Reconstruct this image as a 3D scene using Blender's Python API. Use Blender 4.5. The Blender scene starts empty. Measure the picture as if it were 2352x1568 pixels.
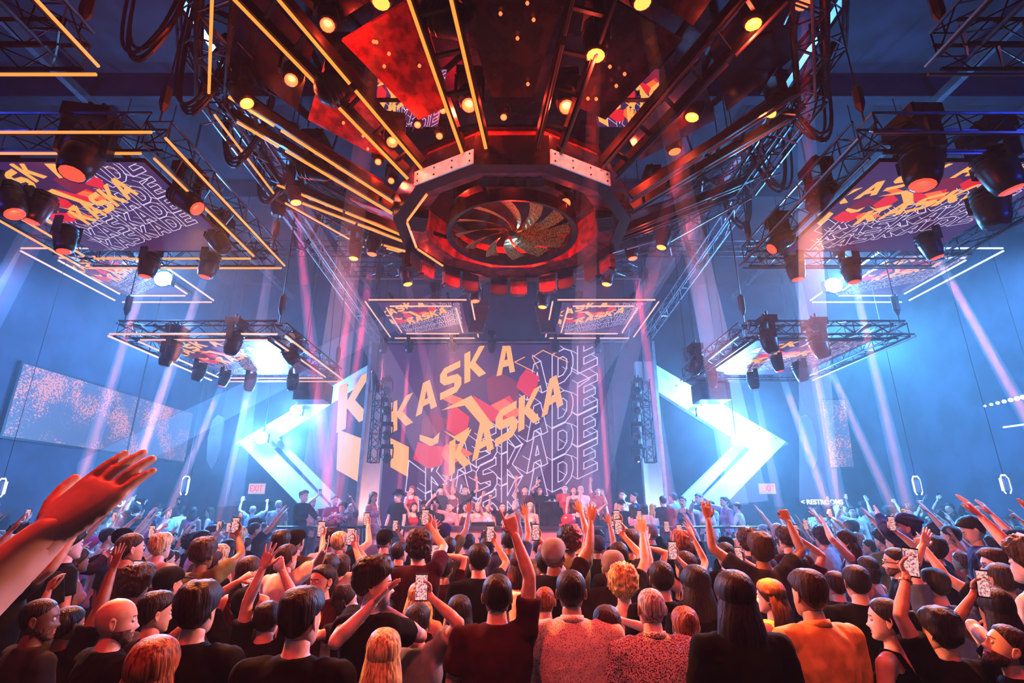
import bpy, math, random
from mathutils import Vector, Matrix, noise
from mathutils.geometry import tessellate_polygon
PI = math.pi
S = bpy.context.scene
V = Vector

# ---------------------------------------------------------------- camera
CAM = V((0, 0, 2.05)); PITCH = 17.8; FPX = 1200.0
cam = bpy.data.objects.new('camera', bpy.data.cameras.new('camera'))
S.collection.objects.link(cam); S.camera = cam
cam.location = CAM; cam.rotation_euler = (math.radians(90 + PITCH), 0, 0)
cam.data.sensor_width = 36; cam.data.lens = 36 * FPX / 2352; cam.data.clip_end = 200
cp, sp = math.cos(math.radians(PITCH)), math.sin(math.radians(PITCH))

def ray(px, py):
    u = (px - 1176) / FPX; v = (784 - py) / FPX
    return V((u, cp - v * sp, sp + v * cp))
def atY(px, py, y):
    d = ray(px, py); return CAM + d * ((y - CAM.y) / d.y)
def atZ(px, py, z):
    d = ray(px, py); return CAM + d * ((z - CAM.z) / d.z)
def atD(px, py, dep):
    return CAM + ray(px, py) * dep

# ---------------------------------------------------------------- world, exposure
S.view_settings.view_transform = 'Standard'; S.view_settings.look = 'None'
S.view_settings.exposure = 0.0; S.view_settings.gamma = 1.0
S.world = bpy.data.worlds.new('world'); S.world.use_nodes = True
S.world.node_tree.nodes['Background'].inputs[0].default_value = (0, 0, 0, 1)
cy = S.cycles
cy.use_denoising = True; cy.volume_bounces = 0; cy.max_bounces = 4; cy.diffuse_bounces = 2
cy.glossy_bounces = 2; cy.transmission_bounces = 4; cy.transparent_max_bounces = 16
cy.adaptive_threshold = .03; cy.time_limit = 900; cy.sample_clamp_indirect = 3.0; cy.sample_clamp_direct = 0

def light(kind, name, loc, col, power, radius=.1, tgt=None, ang=4, blend=.3, parent=None, size=None):
    l = bpy.data.lights.new(name, kind); l.energy = power; l.color = col
    if kind != 'AREA': l.shadow_soft_size = radius
    else:
        l.shape = 'DISK'; l.size = size or .5
    if kind == 'SPOT': l.spot_size = math.radians(ang); l.spot_blend = blend
    o = bpy.data.objects.new(name, l); S.collection.objects.link(o)
    o.location = loc
    if tgt is not None:
        o.rotation_euler = (V(tgt) - V(loc)).to_track_quat('-Z', 'Y').to_euler()
    if parent:
        o.location = V(loc) - parent.location; o.parent = parent
    return o

# large washes and added fill lamps around the hall, no fixtures modelled
RED = (1, .035, .02); ORG = (1, .25, .06); BLU = (.08, .28, 1); CYA = (.14, .52, 1)
light('SPOT', 'red_fill_light', (-2.2, .6, 7.2), RED, 1100, .25, (-1.5, 5.5, 1), 80, .8)  # added red fill for the near crowd, no lamp body here
light('SPOT', 'red_fill_light', (2.2, .6, 7.2), RED, 950, .25, (1.5, 5.5, 1), 80, .8)
light('SPOT', 'amber_fill_light', (-4.5, 6.6, 5.8), ORG, 5500, .25, (.5, 3.6, 1), 80, .8)  # added amber fill to warm hands and faces
light('SPOT', 'amber_fill_light', (4.5, 6.6, 5.8), ORG, 4300, .25, (.5, 3.6, 1), 80, .8)
light('SPOT', 'red_fill_light', (-2.6, 2.6, 6.2), RED, 1300, .1, (-.9, .9, 2.05), 22, .6)  # added spot that reddens the forearm at the left edge
light('SPOT', 'stage_magenta_fill', (-1.2, 8.6, 7.0), (1, .04, .2), 1900, .15, (-1.5, 14, 2.5), 80, .8)  # added magenta fill to tint the haze before the display
light('SPOT', 'stage_magenta_fill', (1.2, 8.6, 7.0), (1, .04, .25), 1600, .15, (1.5, 14, 2.5), 80, .8)
light('SPOT', 'cyan_side_fill', (10.6, 16.5, 7.4), (.07, .50, 1), 7000, .3, (8.2, 8, 3.5), 75, .9)  # added cyan fill to brighten the haze along the side walls
light('SPOT', 'cyan_side_fill', (-10.6, 16.5, 7.4), (.08, .36, 1), 4200, .3, (-8.2, 8, 3.5), 75, .9)
light('SPOT', 'pillar_uplight', (-3.75, 13.4, 1.2), (1, .45, .4), 380, .1, (-3.95, 14.2, 3.5), 70, .8)
light('SPOT', 'pillar_uplight', (3.75, 13.4, 1.2), (.45, .7, 1), 380, .1, (3.95, 14.2, 3.5), 70, .8)
light('POINT', 'hub_inner_fill', (0, 5.95, 6.3), (1, .03, .015), 55, .08)  # bare red points added to redden the hub interior
light('POINT', 'hub_inner_fill', (0, 7.95, 6.25), (1, .03, .015), 70, .08)
light('SPOT', 'hub_fan_fill', (-1.0, 6.2, 5.7), (1, .32, .1), 90, .05, (0, 7, 6), 90, .8)  # bare spot added to warm the fan vanes
light('SPOT', 'hub_plate_fill', (-2.2, 1.8, 6.3), (1, .93, .88), 260, .05, (-.83, 5.4, 6.05), 15, .5)  # unseen white spots added to brighten the rim plates
light('SPOT', 'hub_plate_fill', (2.2, 1.8, 6.3), (1, .93, .88), 260, .05, (.83, 5.4, 6.05), 15, .5)
light('SPOT', 'pink_fill_light', (1.0, -1.2, 6.6), (1, .5, .45), 150, .25, (.6, 3.4, 1), 50, .9)  # added pink fill from behind the camera for the crowd's backs
light('SPOT', 'blue_wash_light', (10, 8, 6.5), (.10, .36, 1), 5200, .3, (6, 9, 1), 100, .8)
light('SPOT', 'blue_wash_light', (-10, 9, 6.5), (.1, .3, 1), 2200, .3, (-6, 10, 1), 100, .8)
light('SPOT', 'blue_ceiling_light', (-9.5, 2, 5), (.03, .08, 1), 1300, .3, (-7.5, 8, 10), 100, .8)
light('SPOT', 'blue_ceiling_light', (9.5, 2, 5), (.02, .07, 1), 1800, .3, (7.5, 8, 10), 100, .8)
light('SPOT', 'stage_front_fill', (-1.2, 9.1, 5.6), (1, .34, .28), 3200, .2, (-.3, 11.9, 1.5), 75, .6)  # added fill that brightens the booth front
light('SPOT', 'stage_front_fill', (3.5, 7.6, 6.0), (.5, .5, 1), 500, .2, (4, 12, 2), 50, .6)
light('SPOT', 'stage_front_fill', (-5, 7.6, 6.0), (1, .5, .5), 400, .2, (-4, 12.5, 2), 50, .6)

# ---------------------------------------------------------------- materials
M = {}
def mat(n, c=(.5, .5, .5), r=.6, metal=0, emit=None, es=1, nsc=0, namt=.2, bump=0, spec=.5, c2=None, stretch=None, lo=.4, hi=.6, ntype='noise'):
    m = bpy.data.materials.new(n); m.use_nodes = True; nt = m.node_tree
    b = nt.nodes['Principled BSDF']
    b.inputs['Base Color'].default_value = (*c, 1); b.inputs['Roughness'].default_value = r
    b.inputs['Metallic'].default_value = metal; b.inputs['Specular IOR Level'].default_value = spec
    if emit:
        b.inputs['Emission Color'].default_value = (*emit, 1); b.inputs['Emission Strength'].default_value = es
        m.cycles.emission_sampling = 'NONE'
    if nsc:
        tc = nt.nodes.new('ShaderNodeTexCoord'); mp = nt.nodes.new('ShaderNodeMapping')
        nt.links.new(tc.outputs['Object'], mp.inputs[0])
        mp.inputs['Scale'].default_value = stretch or (1, 1, 1)
        if ntype == 'vor':
            no = nt.nodes.new('ShaderNodeTexVoronoi'); out = no.outputs['Distance']
        else:
            no = nt.nodes.new('ShaderNodeTexNoise'); out = no.outputs['Fac']; no.inputs['Detail'].default_value = 4
        no.inputs['Scale'].default_value = nsc; nt.links.new(mp.outputs[0], no.inputs['Vector'])
        rp = nt.nodes.new('ShaderNodeValToRGB')
        rp.color_ramp.elements[0].position = lo; rp.color_ramp.elements[1].position = hi
        rp.color_ramp.elements[0].color = (*[x * (1 - namt) for x in c], 1)
        rp.color_ramp.elements[1].color = (*(c2 if c2 else [min(1, x * (1 + namt)) for x in c]), 1)
        nt.links.new(out, rp.inputs[0]); nt.links.new(rp.outputs[0], b.inputs['Base Color'])
        if bump:
            bp = nt.nodes.new('ShaderNodeBump'); bp.inputs['Strength'].default_value = bump; bp.inputs['Distance'].default_value = .01
            nt.links.new(out, bp.inputs['Height']); nt.links.new(bp.outputs[0], b.inputs['Normal'])
    M[n] = m; return m
mat('black_metal', (.012, .012, .015), .38, .6, nsc=9, namt=.4)
mat('truss_paint', (.03, .03, .036), .35, .7, nsc=6, namt=.4)
mat('bright_metal', (.45, .45, .48), .28, .9, nsc=5, namt=.15)
mat('plate_metal', (.8, .78, .76), .45, .2, nsc=14, namt=.1)
mat('wall_paint', (.025, .032, .06), .85, nsc=1.3, namt=.3, bump=.1)
mat('ceiling_paint', (.008, .010, .02), .9, nsc=2, namt=.4)
mat('floor_dark', (.02, .018, .02), .35, nsc=3, namt=.4)
mat('screen_body', (.01, .01, .012), .4)
mat('screen_dark', (.01, .008, .015), .35, emit=(.05, .018, .09), es=1.0)
mat('g_orange', (.02, .02, .02), .5, emit=(1, .40, .09), es=1.15)
mat('g_orange_deep', (.02, .02, .02), .5, emit=(1, .16, .035), es=1.0)
mat('g_red', (.02, .01, .01), .5, emit=(.9, .02, .04), es=.9)
mat('g_dkred', (.02, .01, .01), .5, emit=(.22, .012, .05), es=.9)
mat('g_white', (.02, .02, .02), .5, emit=(.85, .72, .95), es=1.0)
mat('tube_orange', (.3, .1, .02), .5, emit=(1, .24, .035), es=1.7)
mat('tube_pale', (.3, .1, .02), .5, emit=(1, .42, .30), es=1.3)
mat('tube_white', (.3, .3, .3), .5, emit=(.75, .85, 1), es=1.2)
mat('lens_red', (.3, .02, .01), .3, emit=(1, .11, .03), es=3.2)
mat('lens_dull', (.3, .02, .01), .3, emit=(1, .10, .05), es=1.1)
mat('lens_amber', (.3, .1, .02), .3, emit=(1, .33, .05), es=2.6)
mat('lens_white', (.3, .3, .3), .3, emit=(.8, .93, 1), es=30)
mat('lens_off', (.02, .02, .03), .1)
mat('copper', (.62, .2, .05), .3, .8, nsc=48, namt=.92, lo=.25, hi=.5, ntype='vor')
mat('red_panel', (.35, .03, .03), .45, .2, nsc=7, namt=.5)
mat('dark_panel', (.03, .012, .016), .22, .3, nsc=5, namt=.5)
mat('stage_front', (.62, .30, .27), .6, nsc=5, namt=.15)
mat('stage_dark', (.03, .025, .03), .5, nsc=4, namt=.3)
mat('beam_white', (.42, .40, .385), .5, nsc=3, namt=.05)
mat('sign_white', (.5, .5, .5), .5, emit=(.9, .95, 1), es=1.6)
mat('sign_red', (.5, .1, .1), .5, emit=(1, .05, .02), es=1.0)
mat('sign_box', (.5, .4, .4), .5, emit=(1, .72, .6), es=.6)
mat('cable_black', (.015, .015, .018), .4)
mat('glass', (.9, .95, 1), .08); M['glass'].node_tree.nodes['Principled BSDF'].inputs['Transmission Weight'].default_value = .9

# ---------------------------------------------------------------- mesh builder
class MB:
    def __init__(s): s.v = []; s.f = []; s.m = []; s.mats = []; s.cur = 0
    def use(s, name):
        if name not in s.mats: s.mats.append(name)
        s.cur = s.mats.index(name); return s
    def add(s, vs, fs):
        o = len(s.v); s.v += [tuple(v) for v in vs]
        for f in fs: s.f.append(tuple(i + o for i in f)); s.m.append(s.cur)
        return s
    def box(s, lo, hi):
        return s.obox([(lo[i] + hi[i]) / 2 for i in range(3)], V((hi[0] - lo[0], 0, 0)) / 2, V((0, hi[1] - lo[1], 0)) / 2, V((0, 0, hi[2] - lo[2])) / 2)
    def obox(s, c, a, b, d):
        c = V(c); a = V(a); b = V(b); d = V(d)
        vs = [c + a * i + b * j + d * k for k in (-1, 1) for j in (-1, 1) for i in (-1, 1)]
        return s.add(vs, [(0, 2, 3, 1), (4, 5, 7, 6), (0, 1, 5, 4), (2, 6, 7, 3), (0, 4, 6, 2), (1, 3, 7, 5)])
    def bar(s, p, q, w, h=None, up=(0, 0, 1)):
        p = V(p); q = V(q); d = q - p; h = h or w
        x = d.cross(V(up))
        if x.length < 1e-5: x = V((1, 0, 0))
        x.normalize(); y = x.cross(d).normalized()
        return s.obox((p + q) / 2, x * w / 2, y * h / 2, d / 2)
    def tube(s, pts, r, n=6, cap=True, r2=None, flat=1.0):
        pts = [V(p) for p in pts]; k = len(pts)
        rs = r if isinstance(r, (list, tuple)) else [r + ((r2 if r2 is not None else r) - r) * i / max(1, k - 1) for i in range(k)]
        vs = []; ref = None
        for i, p in enumerate(pts):
            d = (pts[min(i + 1, k - 1)] - pts[max(i - 1, 0)]).normalized()
            if ref is None: ref = V((0, 0, 1)) if abs(d.z) < .9 else V((0, 1, 0))
            x = d.cross(ref).normalized(); y = x.cross(d).normalized(); ref = y
            for j in range(n):
                a = 2 * PI * j / n
                vs.append(p + x * math.cos(a) * rs[i] + y * math.sin(a) * rs[i] * flat)
        fs = [(i * n + j, i * n + (j + 1) % n, (i + 1) * n + (j + 1) % n, (i + 1) * n + j) for i in range(k - 1) for j in range(n)]
        if cap: fs += [tuple(range(n - 1, -1, -1)), tuple((k - 1) * n + j for j in range(n))]
        return s.add(vs, fs)
    def rings(s, rings, cap=True, closed=False):
        n = len(rings[0]); k = len(rings); vs = [p for r in rings for p in r]
        fs = [(i * n + j, i * n + (j + 1) % n, ((i + 1) % k) * n + (j + 1) % n, ((i + 1) % k) * n + j) for i in range(k if closed else k - 1) for j in range(n)]
        if cap and not closed: fs += [tuple(range(n - 1, -1, -1)), tuple((k - 1) * n + j for j in range(n))]
        return s.add(vs, fs)
    def ball(s, c, r, n=8, m=6, sq=(1, 1, 1)):
        c = V(c); rg = []
        for i in range(1, m):
            t = PI * i / m
            rg.append([c + V((math.sin(t) * math.cos(2 * PI * j / n) * r * sq[0], math.sin(t) * math.sin(2 * PI * j / n) * r * sq[1], -math.cos(t) * r * sq[2])) for j in range(n)])
        return s.rings(rg)
    def poly(s, pts, holes=()):
        loops = [[V(p) for p in pts]] + [[V(p) for p in h] for h in holes]
        tr = tessellate_polygon(loops); flat = [p for l in loops for p in l]
        return s.add(flat, [tuple(t) for t in tr])
    def prism(s, pts, d):
        d = V(d); n = len(pts); pts = [V(p) for p in pts]
        s.poly(pts); s.poly([p + d for p in pts][::-1])
        return s.add(pts + [p + d for p in pts], [(i, (i + 1) % n, n + (i + 1) % n, n + i) for i in range(n)])
    def mesh(s, name, org=(0, 0, 0), smooth=False):
        me = bpy.data.meshes.new(name); org = V(org)
        me.from_pydata([tuple(V(v) - org) for v in s.v], [], s.f)
        for k in s.mats: me.materials.append(M[k])
        me.polygons.foreach_set('material_index', s.m)
        if smooth: me.polygons.foreach_set('use_smooth', [True] * len(s.f))
        me.update(); return me
    def build(s, name, parent=None, smooth=False, kind=None, label=None):
        org = parent_org(parent)
        o = bpy.data.objects.new(name, s.mesh(name, org, smooth)); S.collection.objects.link(o)
        if parent: o.parent = parent
        if kind: o['kind'] = kind
        if label: o['label'] = label
        return o
def parent_org(p):
    t = V((0, 0, 0))
    while p is not None: t += p.location; p = p.parent
    return t
def thing(name, label, cat, loc=(0, 0, 0), group=None):
    o = bpy.data.objects.new(name, None); S.collection.objects.link(o); o.location = loc
    o.empty_display_size = .2; tag(o, label, cat, group); return o
def tag(o, label, cat, group=None):
    o['label'] = label; o['category'] = cat
    if group: o['group'] = group
    return o
def kids(o): return [c for c in o.children]
def copy_tree(o, parent=None):
    c = o.copy(); S.collection.objects.link(c); c.parent = parent
    for ch in list(o.children): copy_tree(ch, c)
    return c

# ---------------------------------------------------------------- room shell
W = 11.0; BY = 18.5; FY = -7.0; H = 10.3
def struct(name, lo, hi, m): return MB().use(m).box(lo, hi).build(name, kind='structure')
struct('floor', (-W - .2, FY - .2, -.2), (W + .2, BY + .2, 0), 'floor_dark')
struct('wall_left', (-W - .2, FY - .2, 0), (-W, BY + .2, H), 'wall_paint')
struct('wall_right', (W, FY - .2, 0), (W + .2, BY + .2, H), 'wall_paint')
struct('wall_back', (-W, BY, 0), (W, BY + .2, H), 'wall_paint')
struct('wall_behind_camera', (-W, FY - .2, 0), (W, FY, H), 'wall_paint')
struct('ceiling', (-W - .2, FY - .2, H), (W + .2, BY + .2, H + .2), 'ceiling_paint')
for i, y in enumerate((1.5, 5, 8.5, 12, 15.5)):
    struct('trim_%d' % (i + 1), (-W, y - .12, H - .45), (W, y + .12, H), 'ceiling_paint')
for i, x in enumerate((-8.4, -5.2, 5.2, 8.4)):
    struct('trim_%d' % (i + 6), (x - .06, FY, H - .62), (x + .06, BY, H - .46), 'bright_metal')

# haze density shaped for contrast: thinned over the crowd and under the far ceiling
def hazemat(n, den, an=.25):
    m = bpy.data.materials.new(n); m.use_nodes = True; nt = m.node_tree; nt.nodes.clear()
    o = nt.nodes.new('ShaderNodeOutputMaterial'); v = nt.nodes.new('ShaderNodeVolumeScatter')
    v.inputs['Density'].default_value = den; v.inputs['Anisotropy'].default_value = an; v.inputs['Color'].default_value = (.9, .95, 1, 1)
    nt.links.new(v.outputs[0], o.inputs['Volume']); M[n] = m
hazemat('haze', .0145); hazemat('haze_thin', .0018); hazemat('haze_beam', .011, .1)
for y0, y1, z0, z1, m, w in ((FY + .01, 6.97, .01, H - .01, 'haze_thin', 'thin haze hanging over the near crowd and under the chandelier'), (7.0, BY - .01, .01, 8.5, 'haze', 'thicker bluish haze filling the far half of the hall'),
                     (7.0, BY - .01, 8.53, H - .01, 'haze_thin', 'thin layer of haze just below the far ceiling')):
    tag(MB().use(m).box((-W + .01, y0, z0), (W - .01, y1, z1)).build('haze', kind='stuff'), w, 'haze')

# ---------------------------------------------------------------- display graphics
LET = {
 'K': ([(0, 0), (0, 1), (.28, 1), (.28, .6), (.68, 1), (1.02, 1), (.52, .53), (1.02, 0), (.68, 0), (.28, .44), (.28, 0)], []),
 'A': ([(0, 0), (.34, 1), (.66, 1), (1, 0), (.72, 0), (.65, .22), (.35, .22), (.28, 0)], [[(.42, .42), (.58, .42), (.5, .7)]]),
 'S': ([(0, 0), (.78, 0), (1, .18), (1, .42), (.82, .6), (.33, .66), (.33, .78), (.95, .78), (.95, 1), (.2, 1), (0, .84), (0, .6), (.2, .42), (.67, .36), (.67, .23), (0, .23)], []),
 'D': ([(0, 0), (0, 1), (.58, 1), (.9, .84), (1, .6), (1, .4), (.9, .16), (.58, 0)], [[(.28, .22), (.28, .78), (.52, .78), (.7, .64), (.7, .36), (.52, .22)]]),
 'E': ([(0, 0), (0, 1), (.95, 1), (.95, .79), (.3, .79), (.3, .61), (.85, .61), (.85, .41), (.3, .41), (.3, .21), (.95, .21), (.95, 0)], [])}
# shapes in the picture frame of the big display, x right / y down
GFX = []          # (material, layer, outline, holes)
def gl(ch, o, r, u, m, lay):
    f = lambda p: (o[0] + r[0] * p[0] + u[0] * p[1], o[1] + r[1] * p[0] + u[1] * p[1])
    a, hs = LET[ch]
    GFX.append((m, lay, [f(p) for p in a], [[f(p) for p in h] for h in hs]))
def gline(p, q, m, lay, w=5.5):
    d = math.hypot(q[0] - p[0], q[1] - p[1]) or 1
    nx, ny = -(q[1] - p[1]) / d * w / 2, (q[0] - p[0]) / d * w / 2; ex, ey = (q[0] - p[0]) / d * w / 2, (q[1] - p[1]) / d * w / 2
    GFX.append((m, lay, [(p[0] + nx - ex, p[1] + ny - ey), (q[0] + nx + ex, q[1] + ny + ey), (q[0] - nx + ex, q[1] - ny + ey), (p[0] - nx - ex, p[1] - ny - ey)], []))
def gout(ch, o, r, u, m, lay, ext=None):
    f = lambda p: (o[0] + r[0] * p[0] + u[0] * p[1], o[1] + r[1] * p[0] + u[1] * p[1])
    a, hs = LET[ch]
    if ext:
        for i, p in enumerate(a):
            if i % 2 == 0: q = f(p); gline(q, (q[0] + ext[0], q[1] + ext[1]), m, lay, 4)
    GFX.append(('screen_dark', lay + .5, [f(p) for p in a], [[f(p) for p in h] for h in hs]))
    for l in [a] + hs:
        for i in range(len(l)): gline(f(l[i]), f(l[(i + 1) % len(l)]), m, lay + 1)
for k, dy in enumerate((-90, 160, 350, 540)):
    for i, ch in enumerate('KASKADE'):
        if k == 0 and i < 4: continue
        gout(ch, (725 + i * 152, 1130 + dy - i * 78), (125, -60), (0, -195), 'g_white', 1 + k * .1, (-70, -42) if i == 6 or k > 1 else (-50, -36))
gline((625, 1090), (725, 1165), 'g_white', 3); gline((625, 1090), (605, 1275), 'g_white', 3); gline((605, 1275), (700, 1330), 'g_white', 3)
for p, q in (((1365, 470), (1430, 430)), ((1430, 430), (1580, 500)), ((1365, 470), (1400, 540)), ((1260, 500), (1320, 470)), ((1260, 500), (1380, 560)), ((1600, 535), (1710, 600)), ((1710, 600), (1640, 650))):
    gline(p, q, 'g_orange' if p[1] < 520 else 'g_white', 3, 5)
def gpoly(m, lay, *pts): GFX.append((m, lay, list(pts), []))
gpoly('g_dkred', 2, (1090, 600), (1170, 560), (1280, 620), (1290, 740), (1200, 790), (1100, 730))
gpoly('g_red', 2.2, (1290, 590), (1330, 540), (1410, 590), (1380, 690), (1340, 710), (1270, 650))
gpoly('g_red', 2.2, (1010, 700), (1110, 760), (1230, 700), (1290, 800), (1180, 860), (1060, 850))
gpoly('g_dkred', 2.1, (700, 850), (760, 800), (870, 850), (800, 930), (700, 960))
gpoly('g_red', 2.3, (870, 790), (900, 760), (990, 830), (970, 930), (900, 940), (850, 900))
gpoly('g_orange_deep', 2.4, (820, 720), (870, 690), (985, 735), (920, 765))
gpoly('g_orange', 2.5, (820, 790), (1000, 700), (1140, 890), (1080, 900), (960, 760))
gpoly('g_red', 2.3, (680, 980), (760, 1000), (860, 1010), (820, 1120), (740, 1140), (650, 1080))
gpoly('g_orange', 2.6, (690, 935), (770, 960), (810, 920), (800, 985), (755, 1005), (690, 970))
gpoly('g_orange', 2.6, (830, 910), (900, 945), (990, 890), (960, 980), (920, 975))
gpoly('g_orange_deep', 2.5, (840, 1000), (900, 985), (1010, 1050), (870, 1120), (820, 1060))
gpoly('g_orange_deep', 2.5, (1120, 760), (1200, 720), (1310, 800), (1240, 850))
gpoly('g_orange', 2.7, (515, 955), (625, 1010), (620, 1190), (515, 1130))
for i, ch in enumerate('KASKA'):
    if i == 4: gl(ch, (1150, 585), (112, -28), (5, -200), 'g_orange', 4)
    else: gl(ch, (520 + i * 146, 925 - i * 98), (128, -62), (0, -180), 'g_orange', 4)
    gl(ch, (864 + i * 139, 1185 - i * 88), (132, -78), (4, -205), 'g_orange', 5)
PXC = lambda p: (700 + p[0] / 2.6133, 640 + p[1] / 2.6133)
SY = 15.0
sc0, sc1 = atY(870, 1195, SY), atY(1393, 792, SY)
SX0, SX1, SZ0, SZ1 = -3.85, 2.75, .8, sc1.z
def to_uv(p):
    w = atY(*PXC(p), SY); return ((w.x - SX0) / (SX1 - SX0), (w.z - SZ0) / (SZ1 - SZ0))
def clip(pts, ax, lim, sgn):
    out = []
    for i in range(len(pts)):
        a, b = pts[i - 1], pts[i]; ia, ib = (a[ax] - lim) * sgn >= 0, (b[ax] - lim) * sgn >= 0
        if ia != ib:
            t = (lim - a[ax]) / (b[ax] - a[ax]); out.append((a[0] + (b[0] - a[0]) * t, a[1] + (b[1] - a[1]) * t))
        if ib: out.append(b)
    return out
GUV = []
for m, lay, a, hs in GFX:
    c = [to_uv(p) for p in a]
    for ax, lim, sg in ((0, .005, 1), (0, .995, -1), (1, .005, 1), (1, .995, -1)):
        if c: c = clip(c, ax, lim, sg)
    if len(c) > 2: GUV.append((m, lay, c, [[to_uv(p) for p in h] for h in hs]))
def display(o, ux, uy, nrm, parent, name='display', th=.05, crop=None):
    """a screen: body slab plus picture; o = lower left of the picture, ux/uy its sides, nrm faces the viewer"""
    o = V(o); ux = V(ux); uy = V(uy); nrm = V(nrm)
    b = MB().use('screen_body'); b.obox(o + ux / 2 + uy / 2 - nrm * th / 2, ux / 2, uy / 2, nrm * th / 2)
    b.use('screen_dark'); b.add([o + nrm * .002, o + ux + nrm * .002, o + ux + uy + nrm * .002, o + uy + nrm * .002], [(0, 1, 2, 3)])
    for m, lay, a, hs in GUV:
        b.use(m); q = nrm * (.003 + .0012 * lay)
        if crop:
            x0, y0, x1, y1 = crop
            g = lambda p: ((p[0] - x0) / (x1 - x0), (p[1] - y0) / (y1 - y0))
            a = [g(p) for p in a]; hs = [[g(p) for p in h] for h in hs]
            for ax, lim, sg in ((0, .01, 1), (0, .99, -1), (1, .01, 1), (1, .99, -1)):
                if a: a = clip(a, ax, lim, sg)
            if len(a) < 3: continue
            if min(p[0] for p in sum(hs, [(0.5, 0.5)])) < 0 or max(max(p) for p in sum(hs, [(0.5, 0.5)])) > 1: hs = []
        f = lambda p: o + ux * p[0] + uy * p[1] + q
        b.poly([f(p) for p in a], [[f(p) for p in h] for h in hs])
    return b.build(name, parent)

# big display wall
t = thing('display_wall', 'huge dark stage display with stacked orange and outlined block lettering behind the booth', 'screen', (0, SY, SZ0))
display((SX0, SY, SZ0), (SX1 - SX0, 0, 0), (0, 0, SZ1 - SZ0), (0, -1, 0), t, th=.2)
fb = MB().use('truss_paint')
for x in (SX0 - .08, SX1 + .08): fb.box((x - .08, SY - .1, 0), (x + .08, SY + .2, SZ1 + .1))
fb.box((SX0 - .16, SY - .1, SZ1), (SX1 + .16, SY + .2, SZ1 + .16)); fb.build('frame', t)
# angled wing panel with the large K
t = thing('wing_display', 'smaller angled display showing one large orange letter at the left of the stage', 'screen', atY(810, 1100, 14.2))
y = 14.2; b = MB().use('screen_body'); c = [atY(px, py, y) for px, py in ((640, 1005), (850, 870), (838, 1160), (800, 1165))]
b.prism(c, (0, .08, 0)); b.build('body', t)
b = MB()
def wl(ch, o, r, u, m):
    b.use(m); g = lambda p: atY(*PXC((o[0] + r[0] * p[0] + u[0] * p[1], o[1] + r[1] * p[0] + u[1] * p[1])), y - .01)
    b.poly([g(p) for p in LET[ch][0]])
wl('K', (190, 925), (200, -95), (15, -280), 'g_orange')
b.use('g_orange'); b.poly([atY(*PXC(p), y - .012) for p in ((200, 905), (362, 965), (325, 1222), (190, 1145))])
b.build('picture', t)
# ---------------------------------------------------------------- truss helpers
def box_truss(b, p, q, w=.28, r=.017, up=(0, 0, 1), step=.32, rd=.009, n=5):
    p = V(p); q = V(q); d = (q - p); L = d.length; d.normalize()
    x = d.cross(V(up)).normalized() * w / 2; z = V(x).cross(d).normalized() * w / 2
    cs = [x + z, -x + z, -x - z, x - z]
    for c in cs: b.tube([p + c, q + c], r, n, False)
    k = max(1, round(L / step))
    for i in range(k):
        a, e = p + d * (L * i / k), p + d * (L * (i + 1) / k)
        for j in range(4):
            c0, c1 = cs[j], cs[(j + 1) % 4]
            if i % 2: c0, c1 = c1, c0
            b.tube([a + c0, e + c1], rd, 3, False)
        if i % 3 == 0:
            for j in range(4): b.tube([a + cs[j], a + cs[(j + 1) % 4]], rd, 3, False)

# moving-head lamp: one prototype mesh set, oriented per lamp
def lamp_meshes(lens):
    y = MB().use('black_metal'); y.box((-.17, -.12, -.02), (.17, .12, .1))
    y.tube([(-.05, 0, .1), (-.05, 0, .2)], .02, 6); y.tube([(.05, 0, .1), (.05, 0, .2)], .02, 6)
    k = MB().use('black_metal'); k.box((-.19, -.05, -.3), (-.155, .05, 0)); k.box((.155, -.05, -.3), (.19, .05, 0)); k.box((-.19, -.05, -.01), (.19, .05, .02))
    h = MB().use('black_metal')
    h.tube([(0, 0, .2), (0, 0, .15), (0, 0, 0), (0, 0, -.14), (0, 0, -.22)], [.05, .125, .14, .125, .1], 12)
    for i in range(3): h.tube([(0, 0, .13 - .05 * i), (0, 0, .115 - .05 * i)], .148, 12)
    l = MB().use(lens); l.tube([(0, 0, -.221), (0, 0, -.235)], [.088, .07], 12)
    return y.mesh('lamp_base'), k.mesh('lamp_yoke'), h.mesh('lamp_head', smooth=True), l.mesh('lamp_lens')
LM = {k: lamp_meshes(k) for k in ('lens_red', 'lens_amber', 'lens_white', 'lens_off', 'lens_dull')}
NL = 0
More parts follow.
